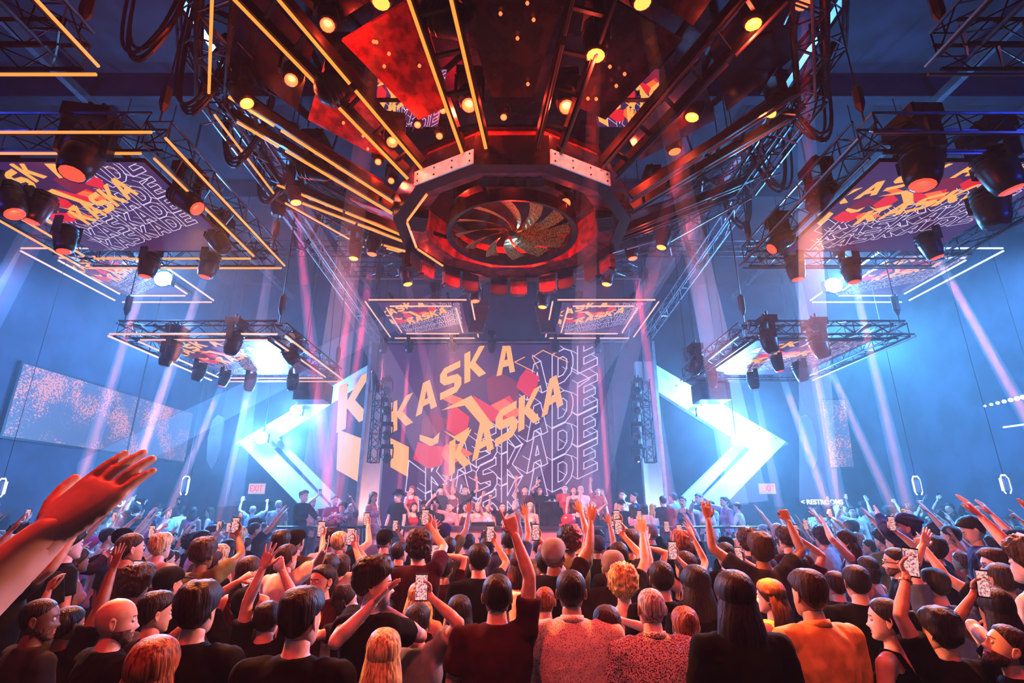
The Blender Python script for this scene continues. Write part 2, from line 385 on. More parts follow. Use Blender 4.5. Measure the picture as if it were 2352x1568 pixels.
def lamp(loc, tgt, lens='lens_amber', label='', scale=1.0, group=None, beam=None, ang=3, col=(1, .3, .25), glow=0, gcol=(1, .08, .03)):
    """loc is the centre of the lamp's head; tgt where it aims; beam the power of its own light"""
    loc = V(loc); t = thing('spotlight', label, 'spotlight', loc, group)
    ms = LM[lens]
    def part(n, me, par, l=(0, 0, 0), rot=None):
        o = bpy.data.objects.new(n, me); S.collection.objects.link(o); o.parent = par; o.location = l
        if rot is not None: o.rotation_mode = 'QUATERNION'; o.rotation_quaternion = rot
        o.scale = (scale,) * 3 if par is t else (1, 1, 1); return o
    d = V(tgt) - loc; yaw = math.atan2(d.y, d.x) - PI / 2
    q = d.to_track_quat('-Z', 'Y')
    part('base', ms[0], t, (0, 0, .3 * scale), Matrix.Rotation(yaw, 3, 'Z').to_quaternion())
    part('yoke', ms[1], t, (0, 0, .3 * scale), Matrix.Rotation(yaw, 3, 'Z').to_quaternion())
    h = part('head', ms[2], t, (0, 0, 0), q); part('lens', ms[3], h)
    dn = d.normalized()
    if beam:
        ang = 1.3 + ang * .12; beam *= {RB: 16, PINK: 20}.get(col, 16); o = loc + dn * .27 * scale; light('SPOT', 'beam_light', o, col, beam, .05, tgt, ang, .25, parent=t)
        ln = min(9, (o.z - 2.1) / max(.05, -dn.z)) if dn.z < 0 else 4
        if ln > .4:
            k = math.tan(math.radians(ang / 2)); MB().use('haze_beam').tube([o + dn * .02, o + dn * ln], .055, 14, r2=.055 + ln * k * .95).build('beam_haze_cone', t)  # cone of denser haze gives the visible beam its shape
    if glow: light('POINT', 'glow_light', loc + dn * .33 * scale, gcol, glow * 3, .05, parent=t)
    return t

# ---------------------------------------------------------------- hanging screen rigs
def rig(x0, x1, y0, y1, z, label, tubes='tube_orange', lit=True, scr=True, cables=True, w=.3, thin=False, inner=.55, flip=False):
    """rectangular truss frame, lower chords at height z, with a display lying face down inside"""
    cx, cyy = (x0 + x1) / 2, (y0 + y1) / 2
    t = thing('hanging_screen_rig', label, 'lighting rig', (cx, cyy, z))
    h = w / 2; zc = z + h
    if not thin:
        cr = [(x0 + h, y0 + h), (x1 - h, y0 + h), (x1 - h, y1 - h), (x0 + h, y1 - h)]
        for i in range(4):
            a, c = cr[i], cr[(i + 1) % 4]; b = MB().use('truss_paint')
            box_truss(b, (a[0], a[1], zc), (c[0], c[1], zc), w, .02); b.build('truss_side', t)
    tl = 'tube_off' if not lit else tubes
    def tb(p, q):
        MB().use(tl).tube([p, q], .017, 6).build('light_tube', t)
    e = .05; g = w + .03
    for k, (a, zz) in enumerate(((-e, z - .02), (g, z - .02)) if scr else ((-e, z - .02),)):
        X0, X1, Y0, Y1 = x0 + a, x1 - a, y0 + a, y1 - a
        tb((X0 + .1, Y0, zz), (X1 - .1, Y0, zz)); tb((X0 + .1, Y1, zz), (X1 - .1, Y1, zz))
        tb((X0, Y0 + .1, zz), (X0, Y1 - .1, zz)); tb((X1, Y0 + .1, zz), (X1, Y1 - .1, zz))
    if scr:
        i = inner
        display((x0 + i, y1 - i, z + .02), (x1 - x0 - 2 * i, 0, 0), (0, -(y1 - y0 - 2 * i), 0), (0, 0, -1), t, th=.06, crop=(.1, .02, 1.0, .97))
        b = MB().use('truss_paint')
        for xx in (x0 + i + .3, x1 - i - .3): b.bar((xx, y0, z + .16), (xx, y1, z + .16), .05)
        b.build('screen_bracket', t)
    if cables:
        for (xx, yy) in ((x0 + h, y0 + h), (x1 - h, y0 + h), (x0 + h, y1 - h), (x1 - h, y1 - h)):
            b = MB().use('cable_black'); b.tube([(xx, yy, z + w), (xx, yy, H)], .012, 4)
            b.tube([(xx, yy, z + w + .15), (xx, yy, z + w + .25), (xx, yy, z + w + .5), (xx, yy, z + w + .55)], [.02, .06, .06, .02], 6); b.build('hoist_cable', t)
    return t
mat('tube_off', (.08, .06, .07), .3)
GL = 'lamps on the hanging screen rigs'
RIGS = []
for s in (-1, 1):
    sd = 'left' if s < 0 else 'right'
    def R(a, b_, y0, y1, z, lab, **k):
        x0, x1 = sorted((a * s, b_ * s)); return rig(x0, x1, y0, y1, z, lab, **k)
    R(4.15, 7.75, 5.1, 8.6, 6.25, 'big square truss rig with orange lettering screen, nearest whole one at the %s' % sd, tubes='tube_orange' if s < 0 else 'tube_off', lit=s < 0)
    R(4.15, 7.9, .7, 4.15, 6.25, 'dark truss rig corner cut off by the top %s of the view' % sd, tubes='tube_orange' if s < 0 else 'tube_off', lit=s < 0, scr=False)
    R(4.0, 7.0, 8.6, 12.0, 4.95, 'lower square truss rig with pale washed out screen on the %s near the stage' % sd, tubes='tube_pale' if s < 0 else 'tube_off', w=.24, inner=.45)
    R(6.85, 9.0, 8.6, 11.1, 6.6, 'small hanging screen far out beside the %s hall wall' % sd, tubes='tube_pale' if s < 0 else 'tube_white', thin=True, inner=.3, cables=False)
    R(.95, 3.2, 10.7, 13.3, 6.45, 'thin framed hanging screen just above the stage display, %s one of two' % sd, tubes='tube_pale', thin=True, inner=.18)

def L(px, py, z, tx, ty, lens='lens_amber', dist=6.0, y=None, **k):
    """lamp seen at (px,py) at height z (or depth y) whose beam runs towards pixel (tx,ty)"""
    p = atY(px, py, y) if y else atZ(px, py, z)
    dy = k.pop('dy', 0)
    q = atY(tx, ty, p.y + dy)
    d = (q - p).normalized(); tg = p + d * dist
    return lamp(p, tg, lens, **k)
PINK = (1, .26, .17)
def bl(side, where): return 'black moving head, pale beam, %s %s' % (where, side)
PINK = (1, .26, .17); RB = (1, .015, .03); B1 = 34000 * 1.0
# left rigs
L(190, 355, 6.1, 120, 480, 'lens_dull', scale=1.5, label='large black moving head over the left orange lettering screen with red beam', beam=B1 * .6, ang=9, col=(1, .03, .01), dy=-.2)
L(20, 455, 6.0, 60, 560, 'lens_dull', scale=1.3, label='black moving head at the left picture edge with dull red lens', glow=4)
L(150, 545, 6.0, 130, 760, 'lens_dull', scale=1.1, label='black moving head on the left corner of the big left rig')
L(425, 455, 6.2, 500, 520, 'lens_dull', scale=1.2, label='black moving head on the inner side of the big left rig, upper one', glow=3)
L(500, 550, 6.2, 560, 640, 'lens_off', scale=1.1, label='dark moving head inside the far corner of the big left rig')
L(343, 605, 6.05, 185, 1110, 'lens_dull', scale=1.1, label=bl('left rig', 'left of two, far side of big'), beam=B1, ang=3, col=PINK)
L(481, 606, 6.05, 335, 1010, 'lens_dull', scale=1.1, label=bl('left rig', 'right of two, far side of big'), beam=B1, ang=3, col=PINK)
L(400, 800, 4.8, 300, 1130, 'lens_off', scale=1, label='left pair lamp on the lower left rig, nearer one', beam=B1 * .5, ang=3, col=PINK)
L(537, 785, 4.8, 500, 900, 'lens_off', scale=1, label='black moving head over the pale screen of the lower left rig')
L(385, 815, 4.7, 290, 1110, 'lens_off', scale=.9, label='left pair lamp on the lower left rig, farther one')
L(458, 852, 4.75, 400, 1000, 'lens_off', scale=.9, label='small black moving head at the far left corner of the lower left rig')
L(575, 876, 4.75, 508, 1170, 'lens_off', scale=.9, label='black moving head under the far side of the lower left rig', beam=B1 * .5, ang=3, col=PINK)
L(668, 815, 4.9, 720, 900, 'lens_off', scale=1, label='black moving head on the right side of the lower left rig')
L(672, 876, 4.75, 660, 980, 'lens_off', scale=.9, label='black moving head just left of the dark hanging loudspeaker at left')
L(516, 868, 4.75, 395, 1160, 'lens_dull', scale=.8, label='slim lamp between two others at the far side of the lower left rig', beam=B1, ang=3, col=PINK)
L(90, 470, 6.1, -40, 720, 'lens_dull', scale=1.2, label='black moving head behind the big left rig sending a wide beam off the edge', beam=B1 * .6, ang=6, col=(1, .4, .34))
# right rigs
L(2118, 370, 6.1, 2120, 480, 'lens_dull', scale=1.6, label='largest black moving head above the right lettering screen with red lens', glow=5)
L(2290, 385, 6.1, 2345, 470, 'lens_dull', scale=1.5, label='black moving head at the right picture edge with a red and pink beam', beam=B1 * .5, ang=9, col=(1, .2, .2))
L(2277, 470, 6.0, 2300, 560, 'lens_off', scale=1.5, label='big round black moving head hanging from the right end of the big right rig')
L(1885, 445, 6.3, 1850, 520, 'lens_off', scale=1.2, label='black moving head on the left side of the big right rig, upper one')
L(1795, 552, 6.2, 1740, 600, 'lens_dull', scale=1.1, label='black moving head on the left side of the big right rig, lower one')
L(1827, 612, 6.05, 1925, 1140, 'lens_dull', scale=1.1, label=bl('right rig', 'left of two, far side of big'), beam=B1 * .8, ang=2.6, col=PINK)
L(1955, 618, 6.05, 2085, 1170, 'lens_dull', scale=1.1, label=bl('right rig', 'right of two, far side of big'), beam=B1, ang=3, col=PINK)
L(2135, 560, 6.05, 2370, 980, 'lens_dull', scale=1.1, label='black moving head at the far right of the big right rig, long beam', beam=B1 * 1.5, ang=4.5, col=PINK)
L(1766, 780, 4.8, 1790, 860, 'lens_off', scale=1, label='black moving head over the pale screen of the lower right rig, left one')
L(1880, 790, 4.8, 2050, 1165, 'lens_off', scale=1.1, label='black moving head over the pale screen of the lower right rig, right one', beam=B1, ang=3, col=PINK)
L(1635, 868, 4.75, 1640, 960, 'lens_off', scale=.9, label='black moving head just right of the dark hanging loudspeaker at right')
L(1730, 872, 4.75, 1800, 1210, 'lens_off', scale=.9, label='black moving head under the far side of the lower right rig', beam=B1 * .7, ang=2.6, col=PINK)
L(1838, 850, 4.75, 1880, 960, 'lens_off', scale=1, label='black moving head under the far right corner of the lower right rig')
L(1785, 832, 4.8, 1900, 1160, 'lens_dull', scale=.8, label='slim lamp in the middle of the lower right rig', beam=B1, ang=3, col=PINK)
L(1600, 835, 4.9, 1580, 900, 'lens_off', scale=1, label='black moving head on the left side of the lower right rig')
# red beams around the chandelier and over the stage
RB = (1, .015, .03)
L(677, 440, 7.2, 690, 560, 'lens_amber', label='amber lens lamp low on the left outer ring above the blue haze', beam=B1 * .9, ang=4, col=(1, .05, .12), glow=8, dist=5)
L(640, 470, 7.4, 590, 800, 'lens_off', label='dark lamp behind the left outer ring with a faint rosy beam', beam=B1 * .9, ang=3, col=(1, .2, .2))
L(1597, 240, 7.2, 1560, 380, 'lens_amber', label='amber lens lamp on the right outer ring, red beam falling left', beam=B1 * .8, ang=6, col=(1, .03, .03), glow=8)
L(1545, 320, 7.3, 1640, 860, 'lens_red', label='lamp inside the right outer ring with the strongest red beam', beam=B1 * 2, ang=4.5, col=(1, .06, .05), dist=8)
L(1370, 88, 6.9, 1356, 420, 'lens_amber', scale=1.1, label='amber lens lamp hanging at top centre with straight red beam', beam=B1 * 1.6, ang=4, col=(1, .02, .01), glow=8)
L(1468, -30, 7.2, 1515, 190, 'lens_amber', label='lamp cut off by the top edge whose orange beam leans right', beam=B1 * .5, ang=5, col=(1, .10, .01))
L(880, -30, 7.2, 852, 190, 'lens_amber', label='lamp cut off by the top edge whose orange beam leans left', beam=B1 * .6, ang=6, col=(1, .09, .01))
L(1842, -20, 8.2, 1856, 400, 'lens_red', label='lamp beyond the right outer ring with a broad dark red beam', beam=B1 * 1.5, ang=6, col=(.9, .01, .06))
L(858, 560, 6.9, 828, 780, 'lens_red', label='lamp behind the left spokes with a magenta beam', beam=B1 * 1.6, ang=3.5, col=RB)
L(815, 570, 6.9, 800, 700, 'lens_amber', label='round amber lamp on the lower left outer ring', glow=8, beam=B1, ang=3.5, col=RB)
L(932, 630, 6.5, 960, 760, 'lens_amber', label='amber lamp on the far ring left of the hub', glow=6, beam=B1 * .5, ang=4, col=RB)
L(1090, 668, 6.2, 1095, 760, 'lens_red', label='glowing lamp under the far rim of the hub, left one', glow=8)
L(1248, 682, 6.2, 1240, 770, 'lens_amber', label='glowing lamp under the far rim of the hub, right one', glow=4)
L(1397, 630, 6.5, 1380, 720, 'lens_amber', label='amber lamp on the far ring right of the hub', glow=6)
L(1525, 545, 6.9, 1500, 640, 'lens_amber', label='small amber lamp on the lower right outer ring', glow=4)
L(1450, 570, 6.9, 1500, 900, 'lens_red', label='lamp behind the right spokes with a crimson beam over the stage', beam=B1 * 1.4, ang=3.2, col=RB, dist=7)
L(1000, 690, 6.6, 985, 900, 'lens_red', label='lamp before the left small screen with a red beam', beam=B1 * .6, ang=3, col=RB, y=11.5)
for px, tx, w in ((940, 915, 'second from the left'), (1038, 1022, 'left centre'), (1130, 1120, 'dark, centre left'), (1275, 1280, 'dark, centre right'), (1372, 1398, 'right centre'), (880, 868, 'leftmost')):
    k = 0 if 'dark' in w else B1 * 1.5
    L(px, 792, 0, tx, 1150, 'lens_off', y=13.4, scale=.9, label='black moving head along the top of the stage display, %s' % w, beam=k, ang=2.6, col=(1, .10, .14))
L(1330, 700, 0, 1372, 1150, 'lens_red', y=12.6, scale=.8, label='lamp between the right small screen and the stage with a long red beam', beam=B1 * 1.5, ang=2.6, col=(1, .08, .1))
L(553, 211, 7.3, 600, 300, 'lens_amber', label='amber lamp at the far left point of the outer ring', glow=12, gcol=(1, .15, .03), beam=B1 * .2, ang=8, col=(1, .03, .01))
L(1785, 234, 7.4, 1740, 300, 'lens_amber', label='amber lamp at the far right point of the outer ring', glow=12, gcol=(1, .15, .03), beam=B1 * .4, ang=8, col=(1, .03, .01))
L(1728, 22, 7.4, 1735, 120, 'lens_amber', label='amber lamp high on the right outer ring', glow=12)
L(1500, 440, 7.0, 1440, 470, 'lens_amber', label='small lamp beside the right spokes aimed left with a red beam', glow=5, beam=B1 * .2, ang=8, col=RB)
# dark heads on the chandelier spokes
L(1020, 40, 7.0, 1080, 60, 'lens_off', scale=1.4, label='black moving head between the two orange tubes at top centre')
L(775, 195, 6.9, 820, 170, 'lens_off', scale=1.4, label='black moving head on the upper left spoke')
L(720, 385, 6.9, 760, 395, 'lens_off', scale=1.3, label='black moving head on the middle left spoke')
# white-blue blinders with wide glow
BC = (.10, .41, 1)
for px, py, yy, pw, w in ((375, 640, 9.6, 1100, 'left rig, upper'), (680, 942, 14.0, 1300, 'left chevron, inner'), (600, 1005, 13.7, 2300, 'left chevron, outer'),
                       (1915, 655, 9.6, 1500, 'right rig, upper'), (1615, 945, 14.0, 2000, 'right chevron, inner'), (1695, 1010, 13.7, 3200, 'right chevron, outer')):
    p = atY(px, py, yy)
    t = thing('floodlight', 'dazzling white blue floodlight, %s one' % w, 'floodlight', p)
    b = MB().use('black_metal'); b.box((p.x - .16, p.y + .02, p.z - .12), (p.x + .16, p.y + .14, p.z + .12)); b.bar(p + V((0, .1, .1)), V((p.x, p.y + .1, H)), .03); b.build('housing', t)
    b = MB().use('lens_white'); b.ball(p, .17, 14, 10, (1, .5, .9)); b.build('lens', t)
    light('SPOT', 'flood_light', p + V((0, -.2, 0)), BC, pw * .35, .12, p + V((-p.x * .25, -6, -.8)), 150, .9, parent=t)
    light('POINT', 'flood_glow', p + V((0, -.22, .02)), BC, pw * .72, .1, parent=t)

# ---------------------------------------------------------------- chandelier
CC = V((0, 6.95, 5.95)); HR = 1.74
ch = thing('chandelier', 'giant round chandelier of trusses and tube spokes around a twelve sided glowing red hub', 'chandelier', CC)
def cp_(a, r, z):  # angle a measured from the side facing the stage front, degrees, left positive
    a = math.radians(a); return V((CC.x - math.sin(a) * r, CC.y - math.cos(a) * r, z))
A12 = [15 + 30 * i for i in range(12)]
def ring12(prof, b, seg=None):
    rg = [[cp_(a, r, CC.z + z) for r, z in prof] for a in A12]
    b.rings(rg, closed=True)
b = MB().use('dark_panel'); ring12([(HR, .42), (HR, 0), (HR - .17, 0), (HR - .17, .42)], b); b.build('hub_rim', ch)
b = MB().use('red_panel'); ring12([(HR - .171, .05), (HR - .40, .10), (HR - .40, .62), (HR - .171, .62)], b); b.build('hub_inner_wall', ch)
b = MB().use('dark_panel'); b.add([cp_(a, HR - .1, CC.z + .62) for a in A12], [tuple(range(12))]); b.add([cp_(a, HR - .1, CC.z + .66) for a in A12], [tuple(range(11, -1, -1))]); b.build('hub_roof', ch)
for a0, a1, m, n in ((15, 45, 'plate_metal', 'hub_plate'), (-45, -15, 'plate_metal', 'hub_plate')):
    b = MB().use(m); p, q = cp_(a0, HR + .012, 0), cp_(a1, HR + .012, 0); d = (q - p)
    f = lambda s, z: p + d * s + V((0, 0, CC.z + z))
    o = (p - V((CC.x, CC.y, 0))).normalized() * .02
    b.prism([f(.0, .0), f(1.0, .0), f(1.0, .2), f(.0, .2)], o)
    b.use('black_metal')
    for s in (.06, .35, .65, .94):
        for z in (.05, .15): b.ball(f(s, z) + o * 1.1, .014, 6, 4)
    b.build(n, ch, label='pale bolted metal plate on the near rim')
for i in range(3, 9):   # rim trim on the far side, plain dark plates with hanging boxes
    a = A12[i] - 15
b = MB().use('tube_orange')
for a0, a1 in ((45, 75), (75, 105), (105, 132)): b.tube([cp_(a0 + 1, HR - .2, CC.z - .01), cp_(a1 - 1, HR - .2, CC.z - .01)], .018, 5)
b.build('rim_light_strip', ch)
# fan disc
b = MB().use('copper')
for i in range(12):
    a0 = 30 * i; pl = []; 
    for k in range(9):
        r = .06 + .80 * k / 8; pl.append((a0 + 38 * (k / 8) ** .8, r))
    rg = []
    for a, r in pl:
        w = 17 * (1 - .15 * r)
        rg.append((cp_(a - w / 2, r, CC.z + .02), cp_(a + w / 2, r, CC.z + .09)))
    vs = [p for pr in rg for p in pr]; b.add(vs, [(2 * k, 2 * k + 1, 2 * k + 3, 2 * k + 2) for k in range(8)])
b.build('fan_vane', ch)
b = MB().use('black_metal'); b.ball(CC + V((0, 0, .03)), .07, 10, 6, (1, 1, .5))
N = 36; prof = [(.98, -.03), (.98, .16), (.90, .16), (.90, 0)]
b.rings([[cp_(360 * i / N, r, CC.z + z) for r, z in prof] for i in range(N)], closed=True)
for a in (20, 110, 200, 290): b.bar(cp_(a, .95, CC.z + .1), cp_(a, HR - .3, CC.z + .35), .05)
b.build('fan_housing', ch)
b = MB().use('dark_panel'); b.add([cp_(360 * i / N, .95, CC.z + .3) for i in range(N)], [tuple(range(N))]); b.build('fan_back', ch)
# boxes hanging inside hub and below the far rim
for a, r, z, w, h in ((0, 1.2, .2, .42, .18), (75, 1.38, .05, .2, .12), (-75, 1.38, .05, .2, .12), (0, 1.35, .32, .26, .2)):
    b = MB().use('black_metal'); p = cp_(a, r, CC.z + z); t_ = cp_(a + 90, 1, 0) - V((CC.x, CC.y, 0)); n_ = cp_(a, 1, 0) - V((CC.x, CC.y, 0))
    b.obox(p, t_.normalized() * w, n_.normalized() * .12, V((0, 0, h / 2)))
    for k in range(6): b.obox(p + t_.normalized() * w * (-.83 + k * .33) - V((0, 0, h * .55)), t_.normalized() * .03, n_.normalized() * .1, V((0, 0, .016)))
    b.bar(p, V((p.x, p.y, CC.z + .63)), .04); b.build('hub_fixture', ch)
for i, a in enumerate((120, 150, 180, 210, 240)):
    for k in (-8, 4):
        b = MB().use('red_panel' if (i + (k > 0)) % 2 else 'black_metal'); p = cp_(a + k, HR - .02, CC.z - .1)
        t_ = (cp_(a + k + 90, 1, 0) - V((CC.x, CC.y, 0))).normalized(); n_ = (cp_(a + k, 1, 0) - V((CC.x, CC.y, 0))).normalized()
        b.obox(p, t_ * .15, n_ * .05, V((0, 0, .12))); b.obox(p + V((0, 0, -.13)), t_ * .11, n_ * .06, V((0, 0, .02))); b.build('rim_skirt', ch)
# spokes
OR, OZ = 4.25, 7.55
for i, a in enumerate(A12):
    lit = a in (15, 45, 75, 105, 135)
    sp_ = MB().use('black_metal'); n_ = (cp_(a + 90, 1, 0) - V((CC.x, CC.y, 0))).normalized()
    p, q = cp_(a, HR + .02, CC.z + .28), cp_(a, OR, OZ)
    for s in (-1, 1): sp_.bar(p + n_ * .15 * s, q + n_ * .26 * s, .07, .12)
    for k in range(7):
        c = p.lerp(q, (k + .5) / 7); w = .15 + .11 * (k + .5) / 7; sp_.bar(c - n_ * w, c + n_ * w, .04)
    so = sp_.build('spoke', ch)
    for s in (-1, 1):
        dn = V((0, 0, -.1)); cuts = ((0, .62), (.66, .9)) if (i + s) % 2 else ((0, .4), (.43, .95))
        for c0, c1 in cuts:
            MB().use('tube_orange' if lit else 'tube_off').tube([p.lerp(q, c0) + n_ * (.15 + .11 * c0) * s + dn, p.lerp(q, c1) + n_ * (.15 + .11 * c1) * s + dn], .02, 6).build('light_tube', so)
# web panels between spokes
rnd = random.Random(5)
for i in range(12):
    a0, a1 = A12[i] + 4, A12[(i + 1) % 12] - 4
    if a1 < a0: a1 += 360
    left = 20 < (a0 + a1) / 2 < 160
    b = MB().use('red_panel' if left else 'dark_panel')  # left panels coloured red to stand in for red lamplight
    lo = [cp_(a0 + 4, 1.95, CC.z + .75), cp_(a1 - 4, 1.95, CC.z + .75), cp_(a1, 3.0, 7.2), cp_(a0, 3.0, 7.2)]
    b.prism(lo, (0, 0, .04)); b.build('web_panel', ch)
    b = MB().use('dark_panel')
    b.prism([cp_(a0, 3.15, 7.3), cp_(a1, 3.15, 7.3), cp_(a1, 4.1, 7.95), cp_(a0, 4.1, 7.95)], (0, 0, .04)); b.build('web_panel', ch)
    if left or i in (11, 0, 10):
        b = MB().use('lens_red')
        for k in range(5):
            a = a0 + 6 + (a1 - a0 - 12) * rnd.random(); r = 2.1 + .8 * rnd.random(); b.ball(cp_(a, r, CC.z + .72 + (r - 1.95) * .47 - .05), .022, 6, 4)
        b.build('bulb', ch)
# slender rods and struts of the crown, outside the spokes
for i in range(12):
    for k in range(8):
        a = A12[i] + 30 * rnd.random(); r = 3.0 + 1.2 * rnd.random(); z = CC.z + .9 + (r - 1.9) * .5 + rnd.uniform(-.1, .5)
        a2 = a + rnd.uniform(-9, 9); r2 = min(4.4, r + rnd.uniform(.4, 1.2)); MB().use('black_metal').bar(cp_(a, r, z), cp_(a2, r2, z + rnd.uniform(.1, .8)), rnd.choice((.03, .05, .09))).build('strut', ch)
for i in range(12):
    for k in range(4):
        a = A12[i] + 30 * rnd.random(); r = 3.6 + .7 * rnd.random(); z = 7.1 + rnd.uniform(0, .7)
        MB().use('bright_metal').bar(cp_(a, r, z), cp_(a + rnd.uniform(-7, 7), r + rnd.uniform(.1, .5), z + rnd.uniform(-.2, .6)), .018).build('tie_rod', ch)
# outer ring truss, twelve straight sections, and upper ring
for i in range(12):
    b = MB().use('truss_paint'); box_truss(b, cp_(A12[i], OR + .05, OZ), cp_(A12[i] + 30, OR + .05, OZ), .34, .026, step=.4, rd=.014)
    box_truss(b, cp_(A12[i], OR + .45, OZ + .75), cp_(A12[i] + 30, OR + .45, OZ + .75), .26, .02, step=.4, rd=.012)
    b.bar(cp_(A12[i], OR + .05, OZ), cp_(A12[i], OR + .45, OZ + .75), .08); b.build('ring_truss', ch)
    lit = A12[i] in (45, 75, 105)
    MB().use('tube_orange' if lit else 'tube_off').tube([cp_(A12[i] + 2, OR + .02, OZ - .25), cp_(A12[i] + 28, OR + .02, OZ - .25)], .018, 6).build('light_tube', ch)
b = MB().use('dark_panel'); N2 = 12; b.add([cp_(a, 3.3, 8.9) for a in A12], [tuple(range(12))])
b.add([cp_(a, 3.3, 9.0) for a in A12], [tuple(range(11, -1, -1))])
ring12([(3.3, 2.95), (3.32, 4.3), (3.25, 4.3), (3.2, 2.95)], b); b.build('upper_drum', ch)
for a in (0, 60, 120, 180, 240, 300):
    b = MB().use('cable_black'); b.tube([cp_(a, OR + .3, OZ + .8), cp_(a, OR - .3, H - .02)], .025, 5); b.build('hoist_cable', ch)
# small tilted panels inside the crown with emissive cut-off lettering
for s, w in ((1, 'left'), (-1, 'right')):
    c = cp_(62 * s, 2.2, 7.05) if False else atZ(940 if s > 0 else 1440, 228, 7.0)
    rx = V((.42, 0, 0)); ry = V((.1 * s, -.36, .12)); nn = rx.cross(ry).normalized(); nn = nn if nn.z < 0 else -nn
    t = thing('hanging_lettering_panel', 'small tilted panel with cut off orange lettering inside the crown, %s one' % w, 'screen', c)
    display(c - rx - ry, rx * 2, ry * 2, nn, t, th=.04, crop=(.3 if s > 0 else .05, .35, .95 if s > 0 else .6, .8))
    b = MB().use('black_metal')
    b.bar(c - rx * 1.1, c + rx * 1.1, .05); b.bar(c + rx * .3 + ry * .2, c + V((-.9 * s, -.6, 1.0)), .06); b.bar(c + rx * .3 + ry * .2, c + V((.7, .1, .9)), .06); b.build('bracket', t)
# lamps of the chandelier seen face-on
for px, py, z, g, sc_, w in ((1078, 226, 6.9, 22, 1, 'upper left of the hub opening'), (1300, 230, 6.9, 26, 1, 'upper right of the hub opening'), (1066, 461, 6.3, 14, .8, 'inside the hub, left'), (1298, 458, 6.3, 14, .8, 'inside the hub, right'),
                         (1465, 325, 6.9, 16, .9, 'right of the hub plates'), (903, 315, 6.6, 10, .8, 'between the left spokes'), (755, 40, 7.3, 14, .9, 'at the upper left in the crown'), (673, 170, 7.2, 12, .9, 'at the far left inside the crown'),
                         (945, 140, 7.3, 3, .6, 'above the left lettering panel'), (1188, 207, 7.4, 2, .5, 'top centre, higher small one'), (1157, 263, 7.2, 3, .5, 'top centre, lower small one'),
                         (960, 280, 6.9, 5, .5, 'small, below the left lettering panel'), (1018, 246, 6.9, 4, .5, 'small, right of the left lettering panel'), (1010, 306, 6.8, 4, .5, 'small, above the left hub plate'),
                         (870, 366, 6.7, 5, .5, 'small, left web panel, top'), (900, 410, 6.6, 4, .5, 'small, left web panel, bottom'), (850, 436, 6.7, 5, .5, 'small, beside the middle left spoke'), (980, 575, 6.1, 5, .5, 'at the lower left inside rim'), (1378, 575, 6.1, 5, .5, 'at the lower right inside rim'), (1390, 150, 7.2, 3, .6, 'above the right lettering panel')):
    p = atZ(px, py, z); d = (V((p.x * .6, 2.5, 1.5)) - p).normalized()
    lamp(p, p + d * 3, 'lens_red', 'red glowing lamp %s' % w, sc_, glow=g, gcol=(1, .05, .02))
# cable loops slung between ceiling and outer ring
for px, py, s, w in ((350, 40, 1.0, 'top left, nearest'), (465, 170, 1.0, 'left, second'), (560, 300, 1.0, 'left, third'), (630, 400, .9, 'left, fourth'), (700, 520, .8, 'left, lowest'),
                     (1860, 240, 1.0, 'right, upper'), (1775, 370, .9, 'right, second'), (1690, 470, .8, 'right, third'), (1600, 570, .7, 'right, lowest')):
    c = atZ(px, py, 7.7); sg = -1 if px < 1176 else 1
    t = thing('hanging_cable_loop', 'bundle of black cables hanging in a loop by the outer ring, %s' % w, 'cable', c)
    b = MB().use('cable_black')
    for k in range(4):
        o = V((rnd.uniform(-.06, .06), rnd.uniform(-.06, .06), 0)); dd = .55 * s + k * .05
        pts = [c + o + V((sg * .35 * s, 0, 1.6)), c + o + V((sg * .33 * s, 0, .5)), c + o + V((sg * .22 * s, -.02, -dd * .6)), c + o + V((0, -.05, -dd)), c + o + V((-sg * .25 * s, -.08, -dd * .5)), c + o + V((-sg * .38 * s, -.1, .2)), c + o + V((-sg * .42 * s, -.12, .55))]
        sm = []
        for i in range(len(pts) - 1):
            p0, p1, p2, p3 = pts[max(i - 1, 0)], pts[i], pts[i + 1], pts[min(i + 2, len(pts) - 1)]
            for j in range(4):
                u = j / 4; sm.append(.5 * ((2 * p1) + (p2 - p0) * u + (2 * p0 - 5 * p1 + 4 * p2 - p3) * u * u + (3 * p1 - p0 - 3 * p2 + p3) * u ** 3))
        b.tube(sm + [pts[-1]], .022, 5)
    b.build('cable', t)
